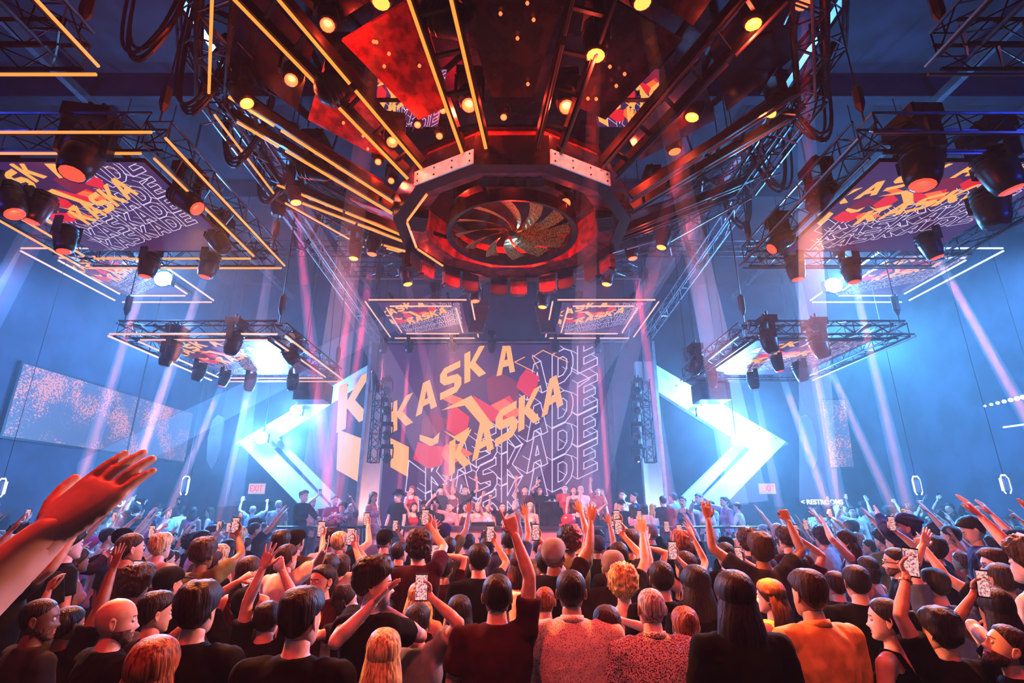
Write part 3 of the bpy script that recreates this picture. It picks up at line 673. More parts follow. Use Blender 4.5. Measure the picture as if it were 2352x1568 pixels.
# ---------------------------------------------------------------- stage and booth
def pl(*pts, m='beam_white', y=14, th=.25, name='panel', parent=None):
    b = MB().use(m); b.prism([atY(px, py, y) for px, py in pts], (0, th, 0)); return b.build(name, parent)
SZ = .72
t = thing('stage_platform', 'raised dark stage platform carrying the booth and the people in front of the display', 'stage', (0, 13, 0))
b = MB().use('stage_dark'); b.box((-3.2, 11.75, 0), (2.9, 15.0, SZ)); b.build('deck', t)
b = MB().use('stage_dark'); b.box((-2.6, 12.95, SZ), (2.5, 14.8, SZ + .4)); b.build('riser', t)
for s in (-1, 1):
    x0, x1 = (-7.0, -3.22) if s < 0 else (2.92, 7.0)
    t = thing('side_platform', 'raised platform with railing, on the %s of the booth' % ('left' if s < 0 else 'right'), 'platform', ((x0 + x1) / 2, 13, 0))
    MB().use('stage_dark').box((x0, 12.0, 0), (x1, 14.9, .65)).build('deck', t)
    xr0, xr1 = ((550 - 1176, 930 - 1176) if s < 0 else (1385 - 1176, 1760 - 1176))
    f = lambda px: atY(px, 1213, 12.05).x
    xs = [f(v) for v in ((550, 640, 735, 830, 932) if s < 0 else (1385, 1480, 1570, 1660, 1750))]
    t = thing('railing', 'dark metal guard railing in front of the platform %s of the booth' % ('left' if s < 0 else 'right'), 'railing', (xs[0], 12.05, .65))
    b = MB().use('truss_paint'); b.tube([(xs[0], 12.05, 1.0), (xs[0], 12.05, 1.62), (xs[0] + .06, 12.05, 1.68), (xs[-1] - .06, 12.05, 1.68), (xs[-1], 12.05, 1.62), (xs[-1], 12.05, 1.0)], .028, 6); b.build('top_rail', t)
    for z in (1.1, 1.38): MB().use('truss_paint').tube([(xs[0], 12.05, z), (xs[-1], 12.05, z)], .014, 5).build('rail', t)
    for x in xs: MB().use('truss_paint').tube([(x, 12.05, .65), (x, 12.05, 1.67)], .022, 6).build('post', t)
bx0, bx1 = atY(930, 1210, 11.6).x, atY(1382, 1210, 11.6).x
t = thing('dj_booth', 'long salmon fronted booth counter with dark top edge below the display', 'booth', ((bx0 + bx1) / 2, 11.6, 0))
ft = atY(1176, 1209, 11.6).z
for i in range(5):
    a = bx0 + (bx1 - bx0) * i / 5; MB().use('stage_front').box((a + .012, 11.6, 0), (a + (bx1 - bx0) / 5 - .012, 11.7, ft - .06)).build('front_panel', t)
b = MB().use('stage_dark'); b.box((bx0 - .05, 11.56, ft - .06), (bx1 + .05, 12.2, ft)); b.build('counter_top', t)
b = MB().use('stage_front'); b.box((bx0 - .02, 11.66, 0), (bx0 + .06, 12.2, ft - .06)); b.box((bx1 - .06, 11.66, 0), (bx1 + .02, 12.2, ft - .06)); b.build('side_panel', t)
b = MB().use('black_metal')
for px in (985, 1030, 1100, 1180, 1290, 1340): b.ball(atY(px, 1235, 11.595), .02, 6, 4)
b.build('stud', t)
# decks and controls, a dark box and a red round thing on the counter
for px, w, m, n, lab, cat in ((1110, .5, 'black_metal', 'turntable', 'black player deck on the booth counter, left of the performer', 'turntable'), (1200, .4, 'black_metal', 'mixer', 'black mixer on the booth counter before the man in grey jacket', 'mixer'), (1262, .42, 'truss_paint', 'equipment_case', 'dark square case standing on the booth counter', 'case')):
    p = atY(px, 1203, 11.9); hh = .5 if n == 'equipment_case' else .08
    o = thing(n, lab, cat, (p.x, 11.95, ft)); b = MB().use(m); b.box((p.x - w / 2, 11.8, ft), (p.x + w / 2, 12.12, ft + hh)); b.build('body', o)
    b = MB().use('bright_metal'); b.tube([(p.x, 11.95, ft + hh), (p.x, 11.95, ft + hh + .01)], .12, 16) if n == 'turntable' else b.box((p.x - .1, 11.86, ft + hh), (p.x + .1, 11.88, ft + hh + .012))
    b.build('platter' if n == 'turntable' else 'handle', o)
p = atY(1305, 1200, 11.9)
o = thing('red_headgear', 'glossy red rounded object resting on the right of the booth counter', 'helmet', (p.x, 11.9, ft)); b = MB().use('g_red'); b = MB().use('red_gloss') if False else MB()
mat('red_gloss', (.7, .03, .04), .25); b.use('red_gloss').ball((p.x, 11.9, ft + .12), .17, 14, 10, (1, .8, .8)); b.box((p.x - .2, 11.78, ft), (p.x + .2, 12.0, ft + .05)); b.build('shell', o, smooth=True)

# chevron beams either side
for s in (-1, 1):
    X = lambda px: px if s < 0 else 2352 - px
    sd = 'left' if s < 0 else 'right'
    t = thing('chevron_frame', 'huge pale arrow shaped frame of slanted beams on the %s of the stage' % sd, 'frame', atY(X(700), 1010, 14.4))
    pl((X(850), 835), (X(850), 893), (X(600), 1050), (X(540), 1018), m='beam_white', y=14.35, name='upper_beam', parent=t)
    pl((X(548), 1015), (X(605), 1010), (X(760), 1165), (X(700), 1172), m='beam_white', y=14.25, name='lower_beam', parent=t)
    pl((X(625), 1010), (X(652), 1012), (X(815), 1172), (X(782), 1180), m='beam_white', y=14.3, name='lower_beam', parent=t)
    pl((X(600), 1008), (X(627), 1012), (X(784), 1176), (X(757), 1170), m='truss_paint', y=14.4, name='groove', parent=t, th=.1)
    b = MB().use('bright_metal')
    for k in range(7):
        q = atY(X(570 + 38 * k), 1005 - 20 * k, 14.2); b.ball(q, .03, 6, 4)
    b.build('bolt', t)
    # column beside the display
    t = thing('stage_pillar', 'tall pale lit pillar at the %s edge of the stage display' % sd, 'pillar', (atY(X(850), 1000, 14.2).x, 14.1, 0))
    xa, xb = sorted((atY(X(836), 1000, 14.1).x, atY(X(880), 1000, 14.1).x)); MB().use('beam_white').box((xa, 14.1, SZ), (xb, 14.3, atY(X(850), 900 if s < 0 else 830, 14.1).z)).build('panel', t)
    b = MB().use('bright_metal'); ex = xa if s < 0 else xb; b.box((ex - .04, 14.0, SZ), (ex + .04, 14.12, atY(1176, 785, 14.1).z)); b.build('edge_rail', t)
    # ladder truss tower with lamps
    tx = atY(X(862), 1000, 13.7).x; z0, z1 = atY(X(862), 1062, 13.7).z, atY(X(862), 872, 13.7).z
    t = thing('hanging_lamp_tower', 'vertical black truss carrying lamps at the %s of the display' % sd, 'truss', (tx, 13.7, z0))
    b = MB().use('truss_paint'); box_truss(b, (tx, 13.7, z0), (tx, 13.7, z1), .24, .022, up=(0, 1, 0), step=.24, rd=.012); b.build('truss', t)
    MB().use('cable_black').tube([(tx, 13.7, z1), (tx, 13.7, H)], .02, 5).build('hoist_cable', t)
    for k, py in enumerate((898, 943, 1000, 1052)):
        q = atY(X(888), py, 13.45); MB().use('truss_paint').bar((tx, 13.62, q.z + .3), (q.x, q.y, q.z + .3), .05).build('cross_arm', t); lamp(q, q + V((-s * .6, -3, -.6)), 'lens_off', 'black moving head on the %s lamp tower, %s' % (sd, ('topmost', 'second from the top', 'third from the top', 'lowest')[k]), .85)
    # loudspeaker box
    c = atY(X(720), 902, 12.4)
    t = thing('hanging_loudspeaker', 'dark boxy loudspeaker hanging under the lower %s rig' % sd, 'loudspeaker', c)
    b = MB().use('screen_body'); b.obox(c, (.36, 0, 0), (0, .3, 0), (0, 0, .22)); b.build('cabinet', t)
    b = MB().use('truss_paint'); b.obox(c + V((0, -.305, 0)), (.33, 0, 0), (0, .005, 0), (0, 0, .19)); b.build('grille', t)
    b = MB().use('cable_black'); b.bar(c + V((-.3, 0, .23)), c + V((.3, 0, .23)), .03)
    for dx in (-.3, .3): b.tube([c + V((dx, 0, .2)), V((c.x + dx * .6, c.y, H))], .012, 4)
    b.build('hoist_cable', t)
    # line array between the two small screens
    c = atY(X(1108), 700, 12.2)
    t = thing('hanging_line_array', 'black curved stack of slim loudspeakers hanging above the stage, %s one' % sd, 'loudspeaker', c)
    for k in range(7):
        q = c + V((s * .02 * k, -.02 * k * k * .4, -.13 * k)); b = MB().use('black_metal'); b.obox(q, (.17, 0, 0), (0, .16, .03), (0, -.01, .055)); b.build('speaker_box', t)
    MB().use('cable_black').tube([c + V((0, 0, .05)), c + V((0, 0, 3.2))], .02, 5).build('hoist_cable', t)
    # exit sign and rest room sign
    q = atY(X(590), 1122, BY - .04)
    t = thing('exit_sign', 'small red lit exit sign on the back wall at the %s' % sd, 'sign', q)
    def text(txt, c, w, m, par, u=(1, 0, 0), name='lettering', sh=1.0):
        cu = bpy.data.curves.new(name, 'FONT'); cu.body = txt; cu.align_x = 'CENTER'; cu.align_y = 'CENTER'; cu.extrude = .006; cu.size = 1; cu.offset = .02
        o = bpy.data.objects.new('tmp', cu); S.collection.objects.link(o); dg = bpy.context.evaluated_depsgraph_get()
        me = bpy.data.meshes.new_from_object(o.evaluated_get(dg)); S.collection.objects.unlink(o); bpy.data.objects.remove(o)
        xs = [v.co.x for v in me.vertices]; k = w / (max(xs) - min(xs)); uu = V(u).normalized()
        for v in me.vertices: v.co = uu * v.co.x * k + V((0, 0, v.co.y * k * sh)) + uu.cross(V((0, 0, 1))) * v.co.z + V(c) - parent_org(par)
        me.materials.clear(); me.materials.append(M[m]); n = bpy.data.objects.new(name, me); S.collection.objects.link(n); n.parent = par
    MB().use('sign_box').obox(q, (.27, 0, 0), (0, .03, 0), (0, 0, .17)).build('box', t); text('EXIT', q + V((0, -.05, 0)), .44, 'sign_red', t, sh=1.3)
    q = atY(X(262) if s < 0 else 1888, 1157 if s < 0 else 1153, 14.0 if s < 0 else 17.6)
    t = thing('restroom_sign', 'white glowing rest room sign with arrow on the dark %s back wall' % sd, 'sign', q)
    MB().use('screen_body').obox(q + V((0, .05, 0)), (.8, 0, 0), (0, .03, 0), (0, 0, .13)).bar(q + V((0, .05, .1)), V((q.x, q.y + .05, H)), .03).build('backing', t)
    text('RESTROOMS >' if s < 0 else '< RESTROOMS', q, 1.35, 'sign_white', t)
    # blade shaped pale wall piece
    y = 16.8; cc = [(X(500), 952), (X(512), 958), (X(508), 1010), (X(497), 1060), (X(484), 1077), (X(474), 1055), (X(477), 1005), (X(488), 965)]
    o = thing('blade_sculpture', 'tall pale surfboard shaped wall piece beyond the %s chevron' % sd, 'sculpture', atY(X(493), 1000, y)); pl(*cc, m='beam_white', y=y, th=.1, name='blade', parent=o); MB().use('cable_black').tube([atY(X(505), 975, y + .05), V((atY(X(505), 975, y).x, y + .05, H))], .012, 4).build('cord', o)
    # glass jar lanterns
    for px, py, yy, w in (((425, 1115, 14, 'between the beams'), (2, 1120, 9, 'at the picture edge')) if s < 0 else ((2107, 1115, 10, 'nearer the middle'), (2310, 1112, 9, 'nearer the picture edge'))):
        q = atY(px, py, yy); t = thing('hanging_lantern', 'small bright glass lantern by the %s wall %s' % (sd, w), 'lantern', q)
        b = MB().use('sign_white'); k = yy / 14
        for (x, z) in ((-.09, -.17), (.09, -.17), (.09, .17), (-.09, .17)): b.tube([q + V((x * k, 0, z * k)), q + V((x * k * .6, 0, z * k * 1.35))], .012 * k + .004, 4)
        b.tube([q + V((-.09 * k, 0, -.17 * k)), q + V((-.09 * k, 0, .17 * k))], .014, 4); b.tube([q + V((.09 * k, 0, -.17 * k)), q + V((.09 * k, 0, .17 * k))], .014, 4); b.tube([q + V((-.055 * k, 0, .23 * k)), q + V((.055 * k, 0, .23 * k))], .014, 4)
        b.build('frame', t); MB().use('glass').obox(q, (.08 * k, 0, 0), (0, .05, 0), (0, 0, .16 * k)).build('jar', t)
        MB().use('cable_black').tube([q + V((0, 0, .23 * k)), (q.x, q.y, H)], .006, 4).build('cord', t)
# wall screens with orange speckle
mat('speckle', (.02, .02, .03), .5)
m = M['speckle']; nt = m.node_tree; bs = nt.nodes['Principled BSDF']; m.cycles.emission_sampling = 'NONE'
tc = nt.nodes.new('ShaderNodeTexCoord'); n1 = nt.nodes.new('ShaderNodeTexNoise'); n1.inputs['Scale'].default_value = 1.1; n1.inputs['Detail'].default_value = 3
n2 = nt.nodes.new('ShaderNodeTexNoise'); n2.inputs['Scale'].default_value = 26; n2.inputs['Detail'].default_value = 2
mu = nt.nodes.new('ShaderNodeMath'); mu.operation = 'MULTIPLY'; rp = nt.nodes.new('ShaderNodeValToRGB')
rp.color_ramp.elements[0].position = .27; rp.color_ramp.elements[0].color = (.10, .13, .24, 1); rp.color_ramp.elements[1].position = .34; rp.color_ramp.elements[1].color = (1, .33, .16, 1)
for n_ in (n1, n2): nt.links.new(tc.outputs['Object'], n_.inputs['Vector'])
nt.links.new(n1.outputs['Fac'], mu.inputs[0]); nt.links.new(n2.outputs['Fac'], mu.inputs[1]); nt.links.new(mu.outputs[0], rp.inputs[0]); nt.links.new(rp.outputs[0], bs.inputs['Emission Color']); bs.inputs['Emission Strength'].default_value = .8
t = thing('wall_display', 'long display speckled orange and white on the left hall wall', 'screen', (-W, 15, 4.3))
MB().use('screen_body').box((-W, 11.2, 3.5), (-W + .1, 17.8, 5.2)).build('body', t)
b = MB().use('speckle'); x = -W + .105; b.add([(x, 11.25, 3.55), (x, 17.75, 3.55), (x, 17.75, 5.15), (x, 11.25, 5.15)], [(0, 1, 2, 3)]); b.build('picture', t)
p = atY(1925, 1000, 16.5); t = thing('hanging_display', 'narrow tall display speckled orange near the right hall wall', 'screen', p)
MB().use('screen_body').prism([atY(px, py, 16.5) for px, py in ((1885, 915), (1942, 915), (1965, 1075), (1905, 1075))], (0, .1, 0)).build('body', t)
MB().use('speckle').poly([atY(px, py, 16.48) for px, py in ((1888, 918), (1940, 918), (1962, 1072), (1908, 1072))]).build('picture', t)
MB().use('cable_black').tube([p + V((0, .05, 1)), (p.x, 16.55, H)], .015, 4).build('hoist_cable', t)
# doors on the back wall
for i, (px, w, h) in enumerate(((600, .9, 2.3),)):
    q = atY(px, 1150, BY - .05); MB().use('dark_panel').box((q.x - w, BY - .08, 0), (q.x + w, BY - .01, h)).build('door_%d' % (i + 1), kind='structure')
# thin ceiling frame lines over the stage
t = thing('hanging_stage_frame', 'wide rectangle of thin pale tubes hanging above the stage display', 'lighting rig', (0, 12, 7))
fp = [atY(785, 640, 11.6), atY(1470, 640, 11.6), atY(1440, 785, 14.4), atY(862, 785, 14.4)]
for i in range(4):
    b = MB().use('bright_metal'); b.tube([fp[i], fp[(i + 1) % 4]], .02, 5); b.build('tube', t)
b = MB().use('truss_paint'); box_truss(b, fp[0] + V((0, 0, .25)), fp[1] + V((0, 0, .25)), .25); box_truss(b, V((-5.5, 10.5, 7.6)), V((5.5, 10.5, 7.6)), .25); b.build('truss', t)
for px in (800, 1455): MB().use('cable_black').tube([atY(px, 655, 11.6) + V((0, 0, .2)), V((atY(px, 655, 11.6).x, 11.6, H))], .012, 4).build('hoist_cable', t)
for s in (-1, 1):
    t = thing('hanging_bright_truss', 'slanted shiny aluminium truss from outer ring towards the stage, %s one' % ('left' if s < 0 else 'right'), 'truss', (s * 3.5, 11, 7.3))
    X = lambda px: px if s < 0 else 2352 - px
    a, c = atZ(X(655), 470, 7.45), atY(X(865), 770, 14.2); b = MB().use('bright_metal'); box_truss(b, a, c, .22, .022, step=.5); b.build('truss', t)
    MB().use('cable_black').tube([a, a + V((0, 0, H - a.z))], .012, 4).build('hoist_cable', t); MB().use('cable_black').tube([c, c + V((0, 0, H - c.z))], .012, 4).build('hoist_cable', t)

p0, p1 = atY(2262, 932, 10), atY(2380, 905, 10); t = thing('hanging_bulb_string', 'string of small round white bulbs at the right picture edge above the crowd', 'string lights', p0)
for k in range(9):
    q = p0.lerp(p1, k / 8); MB().use('sign_white').ball(q, .025 + .004 * k, 8, 6).build('bulb', t)
MB().use('cable_black').tube([p0 + V((0, 0, .04)), p1 + V((0, 0, .06)), V((p1.x, 10, H))], .008, 4).build('cord', t)
p0, p1 = atY(2305, 981, 10), atY(2400, 968, 10); t = thing('hanging_tube_light', 'short white glowing tube under the bulb string at the right edge', 'tube light', p0)
MB().use('tube_white').tube([p0, p1], .02, 6).build('tube', t); MB().use('cable_black').tube([p1, V((p1.x, 10, H))], .008, 4).build('cord', t)
# ---------------------------------------------------------------- people: materials
def skinmat(n, c):
    m = mat(n, c, .5, nsc=18, namt=.12); b = m.node_tree.nodes['Principled BSDF']; b.inputs['Subsurface Weight'].default_value = 0
for n, c in (('skin_pale', (.80, .52, .42)), ('skin_fair', (.68, .42, .31)), ('skin_tan', (.48, .28, .19)), ('skin_brown', (.26, .14, .09)), ('skin_dark', (.12, .062, .042))): skinmat(n, c)
mat('eye_white', (.8, .8, .78), .2); mat('iris', (.03, .02, .015), .15); mat('lips', (.45, .14, .12), .4); mat('brow', (.04, .025, .02), .8); mat('beard', (.13, .065, .045), .85, nsc=60, namt=.5, bump=.6)
for n, c, r in (('hair_black', (.009, .007, .008), .5), ('hair_brown', (.028, .013, .007), .52), ('hair_auburn', (.24, .075, .03), .42), ('hair_blonde', (.62, .40, .18), .42), ('hair_grey', (.42, .39, .37), .5), ('hair_curly_blonde', (.75, .42, .14), .5)):
    mat(n, c, r, nsc=30, namt=.55, bump=.8, spec=.28, stretch=(3, 3, .12), c2=[min(1, x * 1.9) for x in c])
for n, c in (('cloth_black', (.007, .007, .008)), ('cloth_charcoal', (.022, .022, .026)), ('cloth_white', (.72, .70, .68)), ('cloth_cream', (.70, .60, .48)), ('cloth_grey', (.28, .28, .3)), ('cloth_navy', (.03, .05, .14)), ('cloth_blue', (.10, .22, .5)), ('cloth_sky', (.35, .55, .75)),
             ('cloth_red', (.45, .03, .03)), ('cloth_maroon', (.045, .007, .012)), ('cloth_pink', (.72, .32, .40)), ('cloth_magenta', (.5, .04, .22)), ('cloth_orange', (.75, .33, .06)), ('cloth_olive', (.15, .16, .07)), ('cloth_denim', (.08, .13, .24)), ('cloth_teal', (.15, .5, .55)), ('cloth_lilac', (.42, .32, .62))):
    mat(n, c, .9, nsc=7, namt=.22, bump=.35, spec=.06)
mat('shirt_dotted', (.80, .66, .62), .8, nsc=105, ntype='vor', c2=(.80, .66, .62), lo=.28, hi=.38, namt=.7)
mat('shirt_speckled', (.80, .70, .72), .8, nsc=150, c2=(.10, .03, .06), lo=.5, hi=.54, namt=.0)
mat('shirt_floral', (.78, .6, .45), .8, nsc=26, c2=(.12, .02, .02), lo=.47, hi=.52, namt=.3)
mat('shirt_check', (.10, .04, .06), .8, nsc=34, c2=(.55, .5, .52), lo=.45, hi=.55, namt=.3)
mat('shirt_denim_orange', (.86, .45, .12), .8, nsc=9, namt=.25, bump=.5)
mat('phone_black', (.01, .01, .012), .25); mat('gold', (.8, .5, .2), .25, .9); mat('straw', (.8, .8, .8), .4); mat('cup_red', (.6, .05, .04), .3)
m = mat('phone_screen', (.02, .02, .02), .2, emit=(1, 1, 1), es=1.0)
nt = m.node_tree; tc = nt.nodes.new('ShaderNodeTexCoord'); nz = nt.nodes.new('ShaderNodeTexNoise'); nz.inputs['Scale'].default_value = 95; rp = nt.nodes.new('ShaderNodeValToRGB')
for e, (p_, c_) in zip((rp.color_ramp.elements[0], rp.color_ramp.elements[1], rp.color_ramp.elements.new(.52)), ((.38, (.30, .05, .22, 1)), (.56, (.95, .95, 1, 1)), (.48, (.9, .42, .35, 1)))): e.position = p_; e.color = c_
nt.links.new(tc.outputs['Object'], nz.inputs['Vector']); nt.links.new(nz.outputs['Fac'], rp.inputs[0]); nt.links.new(rp.outputs[0], nt.nodes['Principled BSDF'].inputs['Emission Color'])

# ---------------------------------------------------------------- head
SEC = [(-.121, .004, .060, .030), (-.118, .020, .072, .012), (-.108, .036, .078, -.002), (-.092, .050, .080, -.022), (-.07, .061, .083, -.048), (-.045, .068, .085, -.072), (-.015, .0735, .086, -.090),
       (.015, .0765, .090, -.098), (.045, .0765, .088, -.100), (.072, .070, .076, -.092), (.095, .056, .056, -.074), (.110, .036, .032, -.050), (.118, .014, .006, -.024), (.119, .003, -.006, -.012)]
def sec(z):
    if z <= SEC[0][0]: return SEC[0][1:]
    for i in range(len(SEC) - 1):
        if z <= SEC[i + 1][0]:
            t = (z - SEC[i][0]) / (SEC[i + 1][0] - SEC[i][0]); a, b_, c, d = SEC[max(i - 1, 0)], SEC[i], SEC[i + 1], SEC[min(i + 2, len(SEC) - 1)]
            return [.5 * (2 * b_[k] + (c[k] - a[k]) * t + (2 * a[k] - 5 * b_[k] + 4 * c[k] - d[k]) * t * t + (3 * b_[k] - a[k] - 3 * c[k] + d[k]) * t ** 3) for k in (1, 2, 3)]
    return SEC[-1][1:]
def hpt(z, th, off=0):
    """point of the head surface; th 0 = right ear, 90 = face"""
    rx, yf, yb = sec(z); rx = max(rx, .002); cyy = (yf + yb) / 2; ry = max((yf - yb) / 2, .002)
    c, s_ = math.cos(th), math.sin(th); p = 2 / 2.25
    x = (rx + off) * math.copysign(abs(c) ** p, c); y = cyy + (ry + off) * math.copysign(abs(s_) ** p, s_)
    return V((x, y, z))
g2 = lambda a, b_: math.exp(-a * a - b_ * b_)
def face_disp(v, smile=0):
    x, y, z = v
    if y > .02:
        ax = abs(x); y += .021 * g2(x / .0105, (z + .040) / .013) + .011 * g2(x / .009, (z + .016) / .020)
        y += .003 * g2((ax - .011) / .006, (z + .046) / .007)
        y -= .009 * g2((ax - .030) / .014, (z + .002) / .012)
        y += .005 * g2((ax - .026) / .018, (z - .022) / .009)
        y += .005 * g2((ax - .04) / .014, (z + .035) / .016)
        y += .006 * g2(x / .020, (z + .066) / .005) + .006 * g2(x / .018, (z + .080) / .006)
        y -= (.004 + smile * .012) * g2(x / .019, (z + .0725) / (.0035 + smile * .006))
        y += .005 * g2(x / .018, (z + .105) / .012)
    return V((x, y, z))
class G:      # loose geometry lists
    def __init__(s): s.v = []; s.f = []; s.m = []
    def add(s, vs, fs, ms):
        o = len(s.v); s.v += vs; s.f += [tuple(i + o for i in f) for f in fs]; s.m += ms if isinstance(ms, list) else [ms] * len(fs)
    def mb(s, b, m): s.add([V(v) for v in b.v], b.f, m)
    def xf(s, mt, flip=False):
        g = G(); g.v = [mt @ v for v in s.v]; g.f = [tuple(reversed(f)) for f in s.f] if flip else list(s.f); g.m = list(s.m); return g
    def join(s, g): s.add(g.v, g.f, g.m)
def make_head(n=40, m=44, beard=False, mouth=0):
    g = G(); rows = []
    for i in range(m):
        z = -.1205 + .239 * (1 - math.cos(PI * i / (m - 1))) / 2 if False else -.1205 + .2390 * i / (m - 1)
        rows.append([face_disp(hpt(z, 2 * PI * j / n), mouth) for j in range(n)])
    vs = [p for r in rows for p in r]; fs = []; ms = []
    for i in range(m - 1):
        for j in range(n):
            f = (i * n + j, i * n + (j + 1) % n, (i + 1) * n + (j + 1) % n, (i + 1) * n + j); fs.append(f)
            c = (vs[f[0]] + vs[f[2]]) / 2; ax = abs(c.x); k = 0
            if c.y > .05:
                if ax < .021 and -.085 < c.z < -.060: k = 3
                elif .013 < ax < .048 and .016 < c.z < .026: k = 4
            if beard and c.y > -.01 and k == 0 and c.z < -.04 and (c.z < -.058 or c.y < .072) and not (c.y > .078 and c.z > -.056): k = 5
            ms.append(k)
    fs += [tuple(range(n - 1, -1, -1)), tuple((m - 1) * n + j for j in range(n))]; ms += [0, 0]
    g.add(vs, fs, ms)
    for s_ in (-1, 1):
        b = MB(); b.ball((s_ * .031, .0765, -.001), .0118, 10, 8); g.mb(b, 1)
        b = MB(); b.ball((s_ * .031, .0842, -.001), .0058, 8, 6, (1, .8, 1)); g.mb(b, 2)
        b = MB(); rg = []          # ear: a tilted cupped disc
        for k in range(12):
            a = 2 * PI * k / 12; ey, ez = math.cos(a), math.sin(a); sc_ = .75 + .25 * (ez > 0)
            c0 = V((s_ * .0745, -.006 + ey * .012 * sc_, -.004 + ez * .026)); c1 = V((s_ * (.084 - ey * .006), -.010 + ey * .0185 * sc_, -.002 + ez * .034)); c2 = V((s_ * (.088 - ey * .007), -.011 + ey * .017 * sc_, -.002 + ez * .031)); c3 = V((s_ * (.082), -.009 + ey * .009 * sc_, -.002 + ez * .018))
            rg.append([c0, c1, c2, c3])
        rr = [[rg[k][q] for k in range(12)] for q in range(4)]
        b.rings(rr, cap=True); g.mb(b, 0)
    return g
HEADS = {'plain': make_head(), 'beard': make_head(beard=True), 'open': make_head(mouth=1)}
HEAD_LO = make_head(22, 22)

# ---------------------------------------------------------------- hair (head coordinates)
def cap_hair(th=.014, front=.072, side=.012, back=-.075, rough=.003, fr=55, n=44, m=26, seed=0, top=1.0, sl=0):
    """shell that follows the skull above a hairline"""
    g = G(); ns = noise.noise
    def line(a):
        s_ = math.sin(a); c = abs(math.cos(a))
        return (front * s_ ** 1.0 + side * (1 - s_)) if s_ > .25 else (side + (back - side) * max(0, -s_) ** .7 if s_ < 0 else side + (front * .25 + side * .75 - side) * (s_ / .25))
    rows = []
    for i in range(m):
        t = i / (m - 1); r = []
        for j in range(n):
            a = 2 * PI * j / n; z0 = line(a); z = z0 + (.1185 - z0) * (1 - (1 - t) ** 1.35)
            k = min(1, t * 5) ** .5; tk = th * k * (1 + (top - 1) * max(0, (z - .03) / .09))
            p = hpt(z, a, tk); p.z += (tk * 1.0) * max(0, (z - .02) / .1)
            d = ns(V((p.x * fr, p.y * fr, p.z * fr * .5 + seed))) * rough * k; q = V((p.x, p.y + .01, p.z - .02)).normalized(); r.append(p + q * d + V((0, sl * k * max(0, p.y) * 2, 0)))
        rows.append(r)
    vs = [p for r in rows for p in r]; fs = [(i * n + j, i * n + (j + 1) % n, (i + 1) * n + (j + 1) % n, (i + 1) * n + j) for i in range(m - 1) for j in range(n)]
    fs.append(tuple((m - 1) * n + j for j in range(n))); g.add(vs, fs, 0); return g
def curtain(g, z0=.085, z1=-.38, w0=.074, w1=.13, a0=-55, a1=235, th=.02, wav=.006, yb=-.005, seed=0, lock=14):
    """hair falling behind the shoulders; crescent cross-sections, open to the face"""
    n = 26; m = 22; rings = []
    for i in range(m):
        t = i / (m - 1); z = z0 + (z1 - z0) * t; w = w0 + (w1 - w0) * math.sin(t * PI * .6); tap = 1 - .35 * max(0, t - .75) * 4 * .5
        a0_, a1_ = a0 + (20 - 0) * min(1, t * 1.5), a1 - 20 * min(1, t * 1.5); out = []; inn = []
        for j in range(n):
            a = math.radians(180 + (a0_ + 90 - 90) + (a1_ - a0_) * j / (n - 1)) if False else math.radians((270 - (a1_ - a0_) / 2 * .62) + (a1_ - a0_) * .62 * j / (n - 1))
            edge = math.sin(PI * j / (n - 1)) ** .4; rr = w * tap + wav * math.sin(j * lock / n * 2 * PI + seed + 2 * math.sin(t * 6)) * (.3 + t) * .6 + wav * noise.noise(V((j * .8, t * 4, seed)))
            depth = .9 if t < .35 else .9 - .35 * min(1, (t - .35) * 2.2)
            y0 = yb - .03 * min(1, t * 2)
            out.append(V((math.cos(a) * rr * 1.02, y0 + math.sin(a) * (rr + .012) * depth, z)))
            q = rr - th * edge * (1 - .5 * t) - .002; inn.append(V((math.cos(a) * q * 1.02, y0 + math.sin(a) * (q + .012) * depth, z)))
        rings.append(out + inn[::-1])
    b = MB(); b.rings(rings); g.mb(b, 0); return g
